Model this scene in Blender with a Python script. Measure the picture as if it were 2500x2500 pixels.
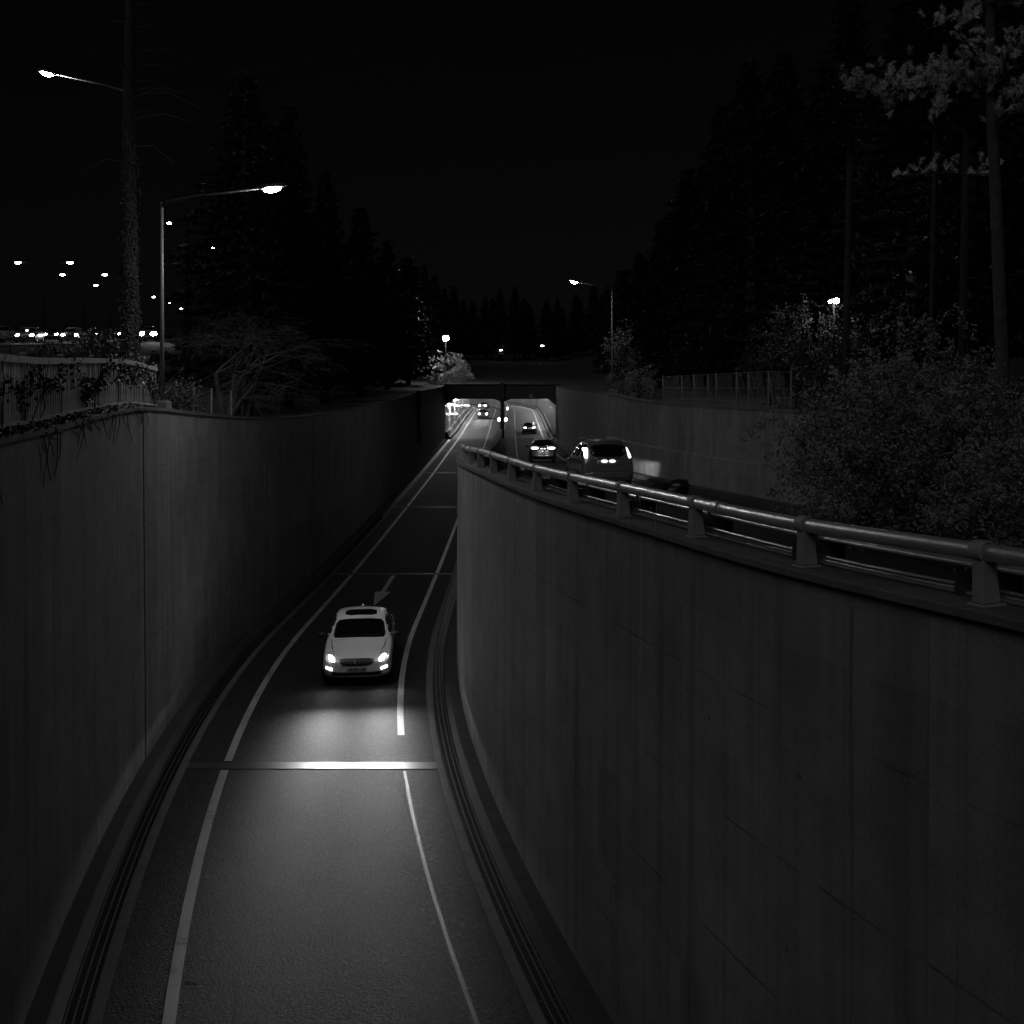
import bpy, bmesh, math, random
import numpy as np
from mathutils import Vector, Matrix
from mathutils.bvhtree import BVHTree

# ------------------------------------------------------------------ camera, sky, fill sun, exposure
for o in list(bpy.data.objects):
    bpy.data.objects.remove(o, do_unlink=True)
SC = bpy.context.scene
COL = SC.collection
cam_d = bpy.data.cameras.new('camera')
cam = bpy.data.objects.new('camera', cam_d); COL.objects.link(cam)
cam.location = (0, 0, 0)                      # heights below are metres from eye level
cam.rotation_euler = (math.radians(90), 0, 0)
cam_d.sensor_width = 24; cam_d.sensor_height = 24; cam_d.sensor_fit = 'HORIZONTAL'
cam_d.lens = 24; cam_d.shift_y = -0.158
cam_d.clip_start = 0.1; cam_d.clip_end = 3000
SC.camera = cam

SUN_EL, SUN_AZ = math.radians(38), math.radians(205)
W = bpy.data.worlds.new('World'); SC.world = W; W.use_nodes = True
wn = W.node_tree; wn.nodes.clear()
sky = wn.nodes.new('ShaderNodeTexSky'); sky.sky_type = 'NISHITA'; sky.sun_disc = False
sky.sun_elevation = SUN_EL; sky.sun_rotation = SUN_AZ
bw = wn.nodes.new('ShaderNodeRGBToBW')
bg = wn.nodes.new('ShaderNodeBackground'); bg.inputs[1].default_value = 0.00037
wo = wn.nodes.new('ShaderNodeOutputWorld')
wn.links.new(sky.outputs[0], bw.inputs[0]); wn.links.new(bw.outputs[0], bg.inputs[0]); wn.links.new(bg.outputs[0], wo.inputs[0])
sun_d = bpy.data.lights.new('fill_sun', 'SUN'); sun_d.energy = 0.27; sun_d.angle = math.radians(25)  # weak fill added in place of unseen lamps behind the camera
sun = bpy.data.objects.new('fill_sun', sun_d); COL.objects.link(sun)
_sd = Vector((math.sin(SUN_AZ) * math.cos(SUN_EL), math.cos(SUN_AZ) * math.cos(SUN_EL), math.sin(SUN_EL)))
sun.rotation_euler = _sd.to_track_quat('Z', 'Y').to_euler()
sun.location = _sd * 60
SC.view_settings.view_transform = 'Standard'; SC.view_settings.look = 'None'
SC.view_settings.exposure = 0; SC.view_settings.gamma = 1; SC.view_settings.use_curve_mapping = False
SC.render.engine = 'CYCLES'
SC.cycles.use_denoising = True
SC.cycles.max_bounces = 6; SC.cycles.diffuse_bounces = 3; SC.cycles.glossy_bounces = 3
SC.cycles.sample_clamp_indirect = 4.0
SC.cycles.use_light_tree = True

# ------------------------------------------------------------------ helpers
def tag(o, label=None, cat=None, group=None, kind=None):
    if label: o['label'] = label
    if cat: o['category'] = cat
    if group: o['group'] = group
    if kind: o['kind'] = kind
    return o

def empty(name, loc=(0, 0, 0), rz=0.0, label=None, cat=None, group=None):
    o = bpy.data.objects.new(name, None); COL.objects.link(o)
    o.location = loc; o.rotation_euler = (0, 0, rz); o.empty_display_size = 0.2
    return tag(o, label, cat, group)

def mesh_of(name, verts, faces, smooth=False, uvs=None):
    me = bpy.data.meshes.new(name)
    v = np.asarray(verts, dtype=np.float32).reshape(-1, 3)
    if isinstance(faces, np.ndarray):
        k = faces.shape[1]; n = len(faces)
        me.vertices.add(len(v)); me.vertices.foreach_set('co', v.ravel())
        me.loops.add(n * k); me.loops.foreach_set('vertex_index', faces.astype(np.int32).ravel())
        me.polygons.add(n)
        me.polygons.foreach_set('loop_start', np.arange(0, n * k, k, dtype=np.int32))
        me.polygons.foreach_set('loop_total', np.full(n, k, dtype=np.int32))
        me.update(calc_edges=True)
    else:
        me.from_pydata([tuple(map(float, p)) for p in v], [], [tuple(f) for f in faces]); me.update()
    if smooth and len(me.polygons):
        me.polygons.foreach_set('use_smooth', np.ones(len(me.polygons), dtype=bool))
    if uvs is not None:
        uvs = np.asarray(uvs, dtype=np.float32)
        lay = me.uv_layers.new(name='UVMap')
        idx = np.empty(len(me.loops), dtype=np.int32); me.loops.foreach_get('vertex_index', idx)
        lay.data.foreach_set('uv', uvs[idx].ravel())
    return me

def add(name, me, mat, parent=None, loc=None, rot=None):
    o = bpy.data.objects.new(name, me); COL.objects.link(o)
    if mat is not None and not me.materials: me.materials.append(mat)
    if parent is not None: o.parent = parent
    if loc is not None: o.location = loc
    if rot is not None: o.rotation_euler = rot
    return o

class MB:
    def __init__(s): s.v = []; s.f = []
    def quad(s, a, b, c, d):
        n = len(s.v); s.v += [a, b, c, d]; s.f.append((n, n+1, n+2, n+3)); return s
    def box(s, x0, x1, y0, y1, z0, z1, M=None, taper=1.0, tapery=None):
        n = len(s.v); cx, cy = (x0+x1)/2, (y0+y1)/2
        ty = taper if tapery is None else tapery
        p = []
        for z, t, u in ((z0, 1, 1), (z1, taper, ty)):
            for x, y in ((x0, y0), (x1, y0), (x1, y1), (x0, y1)):
                p.append(Vector((cx+(x-cx)*t, cy+(y-cy)*u, z)))
        if M is not None: p = [M @ q for q in p]
        s.v += [tuple(q) for q in p]
        for f in ((3,2,1,0),(4,5,6,7),(0,1,5,4),(1,2,6,5),(2,3,7,6),(3,0,4,7)):
            s.f.append(tuple(n+i for i in f))
        return s
    def tube(s, pts, rad, n=8, cap=True):
        pts = [Vector(p) for p in pts]
        if not hasattr(rad, '__len__'): rad = [rad]*len(pts)
        base = len(s.v); up = Vector((0, 0, 1))
        prev = None
        for i, p in enumerate(pts):
            t = (pts[min(i+1, len(pts)-1)] - pts[max(i-1, 0)])
            if t.length < 1e-9: t = Vector((0, 0, 1))
            t.normalize()
            if prev is None:
                a = up if abs(t.z) < .95 else Vector((1, 0, 0))
                prev = a.cross(t).normalized()
            b = (prev - t*prev.dot(t))
            if b.length < 1e-6: b = Vector((1, 0, 0)).cross(t)
            b.normalize(); c = t.cross(b); prev = b
            for k in range(n):
                a = 2*math.pi*k/n
                s.v.append(tuple(p + (b*math.cos(a) + c*math.sin(a))*rad[i]))
        for i in range(len(pts)-1):
            for k in range(n):
                s.f.append((base+i*n+k, base+i*n+(k+1) % n, base+(i+1)*n+(k+1) % n, base+(i+1)*n+k))
        if cap:
            s.f.append(tuple(base+k for k in reversed(range(n))))
            e = base+(len(pts)-1)*n
            s.f.append(tuple(e+k for k in range(n)))
        return s
    def lathe(s, prof, n=20, M=None):
        base = len(s.v)
        for r, z in prof:
            for k in range(n):
                a = 2*math.pi*k/n
                q = Vector((r*math.cos(a), r*math.sin(a), z))
                s.v.append(tuple(M @ q if M is not None else q))
        for i in range(len(prof)-1):
            for k in range(n):
                s.f.append((base+i*n+k, base+i*n+(k+1) % n, base+(i+1)*n+(k+1) % n, base+(i+1)*n+k))
        return s
    def ellipsoid(s, c, r, n=14, m=8, M=None):
        prof = [(math.sin(math.pi*i/m), -math.cos(math.pi*i/m)) for i in range(m+1)]
        prof[0] = (0.001, -1); prof[-1] = (0.001, 1)
        T = Matrix.Translation(c) @ Matrix.Diagonal((r[0], r[1], r[2], 1))
        if M is not None: T = M @ T
        return s.lathe(prof, n, T)
    def build(s, name, mat, parent=None, smooth=False, loc=None, rot=None):
        return add(name, mesh_of(name, s.v, s.f, smooth), mat, parent, loc, rot)

def bevel(o, w=0.01, seg=2):
    m = o.modifiers.new('bevel', 'BEVEL'); m.width = w; m.segments = seg; m.limit_method = 'ANGLE'; m.angle_limit = math.radians(40)
    return o

def copy_tree(o, parent=None):
    c = o.copy(); COL.objects.link(c); c.parent = parent
    for ch in list(o.children):
        copy_tree(ch, c)
    return c

# ------------------------------------------------------------------ materials (the photograph is black and white: every colour is a grey)
class NT:
    def __init__(s, name):
        s.m = bpy.data.materials.new(name); s.m.use_nodes = True
        s.t = s.m.node_tree; s.t.nodes.clear()
        s.out = s.t.nodes.new('ShaderNodeOutputMaterial')
        s.b = s.t.nodes.new('ShaderNodeBsdfPrincipled')
        s.t.links.new(s.b.outputs[0], s.out.inputs[0])
    def n(s, typ, **kw):
        nd = s.t.nodes.new(typ)
        for k, v in kw.items():
            if k.startswith('i_'):
                key = k[2:]
                nd.inputs[int(key) if key.isdigit() else key].default_value = v
            else: setattr(nd, k, v)
        return nd
    def l(s, a, b): s.t.links.new(a, b)
    def coord(s, kind='Object'):
        if not hasattr(s, '_c'): s._c = s.n('ShaderNodeTexCoord')
        return s._c.outputs[kind]
    def geo(s):
        if not hasattr(s, '_g'): s._g = s.n('ShaderNodeNewGeometry')
        return s._g.outputs['Position']
    def noise(s, vec, scale, detail=4, rough=.6, scl=None):
        if scl is not None:
            mp = s.n('ShaderNodeMapping'); mp.inputs['Scale'].default_value = scl; s.l(vec, mp.inputs[0]); vec = mp.outputs[0]
        nd = s.n('ShaderNodeTexNoise'); nd.inputs['Scale'].default_value = scale
        nd.inputs['Detail'].default_value = detail; nd.inputs['Roughness'].default_value = rough
        s.l(vec, nd.inputs['Vector']); return nd.outputs['Fac']
    def ramp(s, fac, a, b, va, vb):
        nd = s.n('ShaderNodeMapRange'); nd.clamp = True
        s.l(fac, nd.inputs[0]); nd.inputs[1].default_value = a; nd.inputs[2].default_value = b
        nd.inputs[3].default_value = va; nd.inputs[4].default_value = vb
        return nd.outputs[0]
    def math(s, op, a, b=None, c=None):
        nd = s.n('ShaderNodeMath', operation=op)
        for i, x in enumerate((a, b, c)):
            if x is None: continue
            if isinstance(x, (int, float)): nd.inputs[i].default_value = x
            else: s.l(x, nd.inputs[i])
        return nd.outputs[0]
    def bump(s, h, strength=.3, dist=.02):
        nd = s.n('ShaderNodeBump'); nd.inputs['Strength'].default_value = strength; nd.inputs['Distance'].default_value = dist
        s.l(h, nd.inputs['Height']); s.l(nd.outputs[0], s.b.inputs['Normal']); return nd
    def col(s, v): s.l(v, s.b.inputs['Base Color'])
    def setup(s, c=.3, rough=.6, metal=0., spec=.5, coat=0.):
        s.b.inputs['Base Color'].default_value = (c, c, c, 1)
        s.b.inputs['Roughness'].default_value = rough; s.b.inputs['Metallic'].default_value = metal
        s.b.inputs['Specular IOR Level'].default_value = spec
        s.b.inputs['Coat Weight'].default_value = coat
        return s

def plain(name, c, rough=.6, metal=0., spec=.5, coat=0., var=.25, scale=3., bump=0.):
    m = NT(name).setup(c, rough, metal, spec, coat)
    if var:
        f = m.noise(m.coord(), scale, 5)
        m.col(m.ramp(f, .3, .7, c*(1-var), c*(1+var)))
        if bump: m.bump(m.noise(m.coord(), scale*12, 3), bump, .01)
    return m.m

def emit(name, strength, c=1.0):
    m = NT(name); t = m.t; t.nodes.remove(m.b)
    e = m.n('ShaderNodeEmission'); e.inputs[0].default_value = (c, c, c, 1); e.inputs[1].default_value = strength
    m.l(e.outputs[0], m.out.inputs[0]); return m.m

def concrete(name, c, seam=True, rough=.85):
    m = NT(name).setup(c, rough, spec=.25)
    uv = m.coord('UV')
    big = m.noise(uv, .35, 4); med = m.noise(uv, 2.2, 6, .65); fine = m.noise(uv, 38, 3)
    streak = m.noise(uv, 1.0, 5, .6, (2.6, .12, 1)); streak2 = m.noise(uv, 1.0, 4, .6, (9., .18, 1))
    v = m.math('MULTIPLY', m.ramp(big, .3, .7, .82, 1.15), m.ramp(med, .25, .75, .8, 1.2))
    v = m.math('MULTIPLY', v, m.ramp(fine, .25, .75, .78, 1.22))
    v = m.math('MULTIPLY', v, m.ramp(streak, .5, .76, 1.04, .66))
    v = m.math('MULTIPLY', v, m.ramp(streak2, .5, .72, 1.04, .80))
    pit = m.n('ShaderNodeTexVoronoi', feature='F1'); pit.inputs['Scale'].default_value = 1.7; m.l(uv, pit.inputs['Vector'])
    pm = m.ramp(pit.outputs['Distance'], .03, .06, .45, 1.0)
    v = m.math('MULTIPLY', v, pm)
    h = m.math('MULTIPLY', fine, .25)
    if seam:
        sep = m.n('ShaderNodeSeparateXYZ'); m.l(uv, sep.inputs[0])
        wob = m.math('MULTIPLY', m.math('SUBTRACT', m.noise(uv, 3., 3), .5), .035)
        def line(src, pitch, w):
            a = m.math('ADD', m.math('DIVIDE', src, pitch), wob)
            fr = m.math('ABSOLUTE', m.math('SUBTRACT', m.math('FRACT', a), .5))
            return m.ramp(fr, .5-w/pitch, .5, 0., 1.)
        brk = m.ramp(m.noise(uv, .9, 3), .45, .6, 0., 1.)
        brk2 = m.ramp(m.noise(uv, .7, 3, .6, (1.3, .35, 1)), .44, .58, .1, 1.)
        lh = m.math('MULTIPLY', line(sep.outputs[1], 1.2, .022), brk)
        lv = m.math('MULTIPLY', line(sep.outputs[0], .6, .018), brk2)
        sm = m.math('MAXIMUM', lh, m.math('MULTIPLY', lv, .7))
        v = m.math('MULTIPLY', v, m.math('SUBTRACT', 1., m.math('MULTIPLY', sm, .42)))
        h = m.math('SUBTRACT', h, m.math('MULTIPLY', sm, .8))
        # boards of the formwork are cast at slightly different depth
        cell = m.n('ShaderNodeTexWhiteNoise', noise_dimensions='2D')
        fl = m.n('ShaderNodeVectorMath', operation='FLOOR')
        mp = m.n('ShaderNodeMapping'); mp.inputs['Scale'].default_value = (1/.6, 1/1.2, 1); mp.inputs['Location'].default_value = (.5, .5, 0)
        m.l(uv, mp.inputs[0]); m.l(mp.outputs[0], fl.inputs[0]); m.l(fl.outputs[0], cell.inputs['Vector'])
        v = m.math('MULTIPLY', v, m.ramp(cell.outputs['Value'], 0, 1, .88, 1.12))
    v = m.math('MULTIPLY', v, c)
    m.col(v); m.bump(h, .5, .012)
    return m.m

def asphalt(name, c):
    m = NT(name).setup(c, .8, spec=.2)
    p = m.geo()
    big = m.noise(p, .22, 4); med = m.noise(p, 1.3, 5, .6)
    ag = m.n('ShaderNodeTexVoronoi', feature='F1'); ag.inputs['Scale'].default_value = 34; m.l(p, ag.inputs['Vector'])
    ag2 = m.n('ShaderNodeTexVoronoi', feature='F1'); ag2.inputs['Scale'].default_value = 15; m.l(p, ag2.inputs['Vector'])
    wn_ = m.n('ShaderNodeSeparateColor'); m.l(ag.outputs['Color'], wn_.inputs[0])
    grit = m.ramp(wn_.outputs[0], .0, 1., .05, 2.2)
    wn2 = m.n('ShaderNodeSeparateColor'); m.l(ag2.outputs['Color'], wn2.inputs[0])
    chips = m.ramp(wn2.outputs[1], .94, .99, 1., 2.2)
    tr = m.noise(p, 1.0, 3, .5, (1.1, .05, 1))      # wheel tracks run along the lane
    v = m.math('MULTIPLY', m.ramp(big, .3, .7, .92, 1.08), m.ramp(med, .25, .75, .86, 1.14))
    mot = m.noise(p, 7, 5, .75)
    v = m.math('MULTIPLY', v, m.ramp(mot, .32, .68, .45, 1.6))
    v = m.math('MULTIPLY', v, grit); v = m.math('MULTIPLY', v, chips)
    v = m.math('MULTIPLY', v, m.ramp(tr, .35, .7, 1.04, .95))
    m.col(m.math('MULTIPLY', v, c))
    m.bump(m.math('ADD', ag.outputs['Distance'], m.math('MULTIPLY', ag2.outputs['Distance'], .4)), .55, .007)
    return m.m

def paint(name, c, wear, base=.035):
    m = NT(name).setup(c, .55, spec=.4)
    p = m.geo()
    n1 = m.noise(p, 9, 6, .7); n2 = m.noise(p, 1.1, 4); n3 = m.noise(p, 60, 2)
    k = m.math('ADD', m.math('MULTIPLY', n1, .6), m.math('ADD', m.math('MULTIPLY', n2, .4), m.math('MULTIPLY', n3, .15)))
    mask = m.ramp(k, wear, wear+.12, base, c)
    m.col(m.math('MULTIPLY', mask, m.ramp(n2, .3, .7, .8, 1.1)))
    m.bump(n3, .4, .006)
    return m.m

def foliage(name, c, var=.45):
    m = NT(name).setup(c, .6, spec=.3)
    oi = m.n('ShaderNodeObjectInfo')
    n1 = m.noise(m.coord(), 1.1, 4); n2 = m.noise(m.coord(), 9, 2)
    v = m.math('MULTIPLY', m.ramp(n1, .3, .7, 1-var, 1+var), m.ramp(n2, .3, .7, .75, 1.25))
    v = m.math('MULTIPLY', v, m.ramp(oi.outputs['Random'], 0, 1, .8, 1.2))
    m.col(m.math('MULTIPLY', v, c)); return m.m

M = {}
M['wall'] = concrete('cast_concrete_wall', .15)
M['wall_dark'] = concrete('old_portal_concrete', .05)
M['coping'] = concrete('coping_concrete', .095, False)
M['kerb'] = concrete('kerb_concrete', .03, False)
M['edging'] = concrete('drain_edging_concrete', .085, False)
M['asphalt'] = asphalt('asphalt', .0112)
M['asphalt_in'] = asphalt('tunnel_asphalt', .05)
M['asphalt_patch'] = asphalt('dark_asphalt', .008)
M['line'] = paint('road_paint', .30, .42, .03)
M['worn'] = paint('worn_road_paint', .019, .56, .010)
M['arrow'] = paint('arrow_paint', .24, .38, .02)
M['rail'] = plain('galvanised_rail', .72, .4, .85, var=.12, scale=5)
M['post'] = plain('guardrail_post_steel', .2, .6, .0, var=.2, scale=6, bump=.2)
M['pipe'] = plain('steel_conduit', .62, .32, .75, var=.25, scale=5)
M['clamp'] = plain('black_clamp', .03, .5)
M['grate'] = plain('cast_iron_grate', .045, .5, .6, var=.3, scale=8)
M['pit'] = plain('drain_pit', .003, .9, var=0)
M['joint'] = plain('expansion_joint_rubber_steel', .026, .48, .15, var=.25, scale=9)
M['soil'] = plain('dark_soil', .014, .95, var=.4, scale=1.2)
M['surface_road'] = asphalt('surface_road_asphalt', .05)
M['lamp_metal'] = plain('painted_lamp_steel', .14, .55, .1, var=.12, scale=4)
M['dark_metal'] = plain('dark_steel', .06, .5, .5, var=.2)
M['fence'] = plain('grey_painted_fence', .24, .55, var=.3, scale=5, bump=.1)
M['wire'] = plain('fence_wire', .16, .5, .5, var=.2)
M['bark'] = plain('tree_bark', .04, .95, var=.5, scale=7, bump=.8)
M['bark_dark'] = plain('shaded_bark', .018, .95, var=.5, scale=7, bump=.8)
M['bark_pale'] = plain('pale_tree_bark', .042, .9, var=.45, scale=7, bump=.8)
M['twig'] = plain('bare_twig', .06, .9, var=.3, scale=6)
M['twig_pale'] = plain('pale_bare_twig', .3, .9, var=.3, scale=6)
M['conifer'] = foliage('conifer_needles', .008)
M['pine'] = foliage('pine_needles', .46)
M['shrub'] = foliage('shrub_leaves', .16)
M['ivy'] = foliage('ivy_leaves', .035)
M['sapling'] = foliage('sapling_leaves', .10)
M['lit_leaf'] = foliage('glossy_leaves', .09)
M['lens'] = emit('lamp_lens', 880.)
M['lens_tree'] = emit('park_lamp_lens', 420.)
M['lens_right'] = emit('right_lamp_lens', 420.)
M['pole_dark'] = plain('blackened_pole', .004, .95, spec=.1, var=0)
M['lens_park'] = emit('park_globe_lens', 240.)
M['lens_far'] = emit('far_lamp_lens', 60.)
M['lens_dot'] = emit('distant_light', 25.)
M['tunnel_lens'] = emit('tunnel_light_lens', 620.)
M['marker_lens'] = emit('marker_light_lens', 8.)
M['lime'] = plain('lime_streak', .4, .9, var=.3, scale=6)
M['bag'] = plain('black_plastic', .006, .45, var=.2)
M['sign'] = plain('sign_plate', .18, .4, var=.1)
def tiles():
    m = NT('glazed_tunnel_panel').setup(.62, .13, spec=.6)
    p = m.geo()
    n1 = m.noise(p, 1., 3, .6, (1, .9, .12)); n2 = m.noise(p, 1., 3, .6, (1, 5.5, .05))
    m.col(m.math('MULTIPLY', m.ramp(n1, .3, .7, .5, .68), m.ramp(n2, .3, .7, .85, 1.1)))
    m.bump(m.math('ADD', m.noise(p, 1., 2, .5, (.02, 6., .02)), m.math('MULTIPLY', n2, .4)), .5, .08)
    return m.m
M['tile'] = tiles()
M['tunnel_ceiling'] = concrete('tunnel_ceiling_concrete', .12, False)
M['glass'] = plain('dark_car_glass', .006, .03, 0, .6, var=0)
M['tyre'] = plain('tyre_rubber', .012, .8, var=.1)
M['rim'] = plain('alloy_rim', .35, .35, .8, var=.1)
M['trim'] = plain('black_trim', .01, .5, var=.1)
M['chrome'] = plain('chrome', .7, .12, 1., var=0)
M['plate'] = plain('number_plate', .35, .5, var=.1)
M['ink'] = plain('plate_ink', .02, .6, var=0)
M['head'] = emit('headlight_glow', 40.)
M['head_hot'] = emit('headlight_glow_bright', 160.)
M['tail'] = emit('tail_light_glow', 6.)
M['plate_glow'] = emit('plate_lamp_glow', 1.6)
def carpaint(name, c, metal=.0, rough=.32, coat=.6):
    m = NT(name).setup(c, rough, metal, .5, coat); m.b.inputs['Coat Roughness'].default_value = .06
    f = m.noise(m.coord(), 160, 2); m.col(m.ramp(f, .2, .8, c*.92, c*1.08)); return m.m
M['white_paint'] = carpaint('white_car_paint', .78)
M['black_paint'] = carpaint('black_car_paint', .012)
M['grey_paint'] = carpaint('grey_car_paint', .16, .5, .3)
M['silver_paint'] = carpaint('silver_car_paint', .25, .5)

# ------------------------------------------------------------------ plan geometry of the place (x right, y ahead, z up from eye level)
def hermite(pts):
    xs = np.array([p[0] for p in pts], float); ys = np.array([p[1] for p in pts], float)
    d = np.gradient(ys, xs)
    def f(x):
        x = np.clip(x, xs[0], xs[-1]); i = int(np.clip(np.searchsorted(xs, x)-1, 0, len(xs)-2))
        h = xs[i+1]-xs[i]; t = (x-xs[i])/h
        return float((2*t**3-3*t**2+1)*ys[i]+(t**3-2*t**2+t)*h*d[i]+(-2*t**3+3*t**2)*ys[i+1]+(t**3-t**2)*h*d[i+1])
    return f
YC = 34.2; RA = 88.3; XA0 = -5.03; YB2 = 203.; R2 = 140.
def XA(Y, off=0.):                       # the ramp: straight, curving right towards the viewer, left inside the tunnel
    if Y < YC: r = RA-off; return XA0+RA-math.sqrt(max(r*r-(YC-Y)**2, 1.))
    if Y > YB2: r = R2+off; return XA0-R2+math.sqrt(max(r*r-(Y-YB2)**2, 1.))
    return XA0+off
YCB = 66.; RB = 375.; XB0 = 2.25
def XB(Y, off=0.):                       # the upper carriageway
    if Y < YCB: r = RB-off; return XB0+RB-math.sqrt(r*r-(YCB-Y)**2)
    if Y > YB2: r = R2+(XB0-XA0)+off; return XA0-R2+math.sqrt(max(r*r-(Y-YB2)**2, 1.))
    return XB0+off
ZR = hermite([(-40,-5.7),(-10,-7.1),(0,-7.55),(12.3,-8.11),(21,-8.52),(43.8,-9.57),(66.6,-10.2),(89.4,-10.69),(112.2,-11.03),(135,-11.36),(157.8,-11.44),(175,-11.5),(194,-11.75),(221,-12.5),(245,-13.0),(320,-13.6)])
ZB = hermite([(-40,-1.0),(0,-2.2),(10,-2.95),(21,-3.75),(36,-4.95),(62,-7.0),(70,-7.7),(90,-9.25),(112,-10.5),(130,-11.15),(157.8,-11.44),(175,-11.5),(194,-11.75),(221,-12.5),(245,-13.0),(320,-13.6)])
ZL = hermite([(-20,-.9),(5,-.98),(11.2,-1.03),(14.2,-1.12),(17.4,-1.15),(21,-1.23),(24.3,-1.48),(28.7,-1.86),(34.6,-2.33),(40.1,-2.67),(47.6,-2.97),(58.5,-3.27),(75.8,-3.67),(95.6,-3.9),(123.5,-4.45),(133,-4.5)])
ZW = hermite([(-6,-.95),(0,-1.3),(6,-1.6),(8.66,-1.8),(11.3,-1.93),(15,-2.14),(21.5,-2.48),(26,-2.83),(29,-3.05),(36,-3.65),(50,-4.95),(70,-6.6),(90,-8.1),(112,-9.3),(129,-9.95)])
ZT = hermite([(20,-1.4),(28,-1.7),(37.7,-2.06),(44,-2.29),(50.5,-2.43),(58.7,-2.52),(75,-3.0),(90,-3.5),(110,-4.1),(131,-4.6)])
OL, OW = -3.43, 3.30                      # faces of the ramp walls, measured from the lane centre
OR = 3.25                                # face of the far right wall, from the upper lane centre
YP = 130.                                # tunnel portal
JOINTS = [21., 43.8, 66.6, 89.4, 112.2, 134.6, 157.8]

def yrange(a, b, step):
    n = max(1, int(math.ceil((b-a)/step))); return [a+(b-a)*i/n for i in range(n+1)]
def steps(a, b):
    out = []
    y = a
    while y < b-1e-6:
        out.append(y); y += .8 if y < 20 else (1.6 if y < 60 else 4.)
    if b-out[-1] < .2: out[-1] = b
    else: out.append(b)
    return out

def sweep(name, ys, prof, mat, parent=None, smooth=False, closed=True, v_top=None, sub=None):
    """prof(Y) -> list of (x, z); one ring for each station, joined into a skin; u runs along the wall, v down from v_top"""
    P = []; UV = []; F = []
    s = 0.; last = None
    for Y in ys:
        ring = prof(Y)
        if last is not None: s += math.hypot(ring[0][0]-last[0], Y-last[1])
        last = (ring[0][0], Y)
        acc = 0.
        for k, (x, z) in enumerate(ring):
            if k: acc += math.hypot(x-ring[k-1][0], z-ring[k-1][1])
            P.append((x, Y, z)); UV.append((s + ys[0]*1.0, acc))
    n = len(prof(ys[0]))
    for i in range(len(ys)-1):
        for k in range(n if closed else n-1):
            a, b = i*n+k, i*n+(k+1) % n
            F.append((a, b, b+n, a+n))
    if closed:
        F.append(tuple(reversed(range(n)))); e = (len(ys)-1)*n; F.append(tuple(range(e, e+n)))
    me = mesh_of(name, P, F, smooth, UV)
    bm = bmesh.new(); bm.from_mesh(me); bmesh.ops.recalc_face_normals(bm, faces=bm.faces); bm.to_mesh(me); bm.free()
    return add(name, me, mat, parent)

def sheet(name, ys, prof, mat, parent=None):
    o = sweep(name, ys, prof, mat, parent, closed=False)
    me = o.data                                              # face up
    me.calc_loop_triangles()
    if sum(p.normal.z for p in me.polygons) < 0:
        me.flip_normals()
    return o
# ------------------------------------------------------------------ ground
def smooth01(t): t = min(1., max(0., t)); return t*t*(3-2*t)
def ground_left(X, Y):
    yy = min(Y, 133.); edge = XA(min(Y, 190.), OL)
    base = ZL(yy)-.06
    d = max(0., edge-.3-X)
    tgt = -1.0+.0175*min(max(Y, 0.), 150.)
    k = smooth01((d-4)/26.)
    z = base*(1-k)+tgt*k
    if Y > 133: z += (Y-133)*.012*smooth01((Y-133)/60.)
    return z
def ground_right(X, Y):
    yy = min(Y, 131.); edge = XB(min(Y, 190.), OR)
    if Y < 30:
        base = ZB(Y)+.12
        k = smooth01((Y-24)/6.); base = base*(1-k)+(ZT(max(Y, 20.))-.06)*k
    else: base = ZT(yy)-.06
    d = max(0., X-edge-.3)
    k = smooth01((d-3)/22.)
    tgt = -1.2-.012*min(max(Y, 0.), 133.)
    z = base*(1-k)+tgt*k
    if Y > 133: z += (Y-133)*.012*smooth01((Y-133)/60.)
    return z
GY = [-40,-20,-8,0,4,8,12,15,18,21,23,25,27,29,31,33,36,40,45,50,56,63,71,80,90,101,113,124,YP+.3]
GD = [.3,.8,1.6,3,5,8,12,17,23,30,40,60,110,220,480]
gv, gf = [], []
def grid(rows):
    n = len(rows[0]); b = len(gv)
    for r in rows: gv.extend(r)
    for i in range(len(rows)-1):
        for k in range(n-1):
            a = b+i*n+k
            gf.append((a, a+1, a+1+n, a+n))
grid([[(XA(Y, OL)-d, Y, ground_left(XA(Y, OL)-d, Y)) for d in reversed(GD)] for Y in GY])
grid([[(XB(Y, OR)+d, Y, ground_right(XB(Y, OR)+d, Y)) for d in GD] for Y in GY])
GY2 = [YP+.3, 136, 145, 160, 185, 220, 270, 350, 500, 900]
xl, xr = XA(150, OL), XB(150, OR)
rows = []
for Y in GY2:
    r = [(xl-d, Y, ground_left(xl-d, Y)) for d in reversed(GD)]
    zl, zr_ = ground_left(xl-.3, Y), ground_right(xr+.3, Y)
    for t in (.25, .5, .75): r.append((xl+(xr-xl)*t, Y, zl*(1-t)+zr_*t))
    r += [(xr+d, Y, ground_right(xr+d, Y)) for d in GD]
    rows.append(r)
grid(rows)
ground = add('ground', mesh_of('ground', gv, gf, True), M['soil']); tag(ground, kind='structure')

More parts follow.
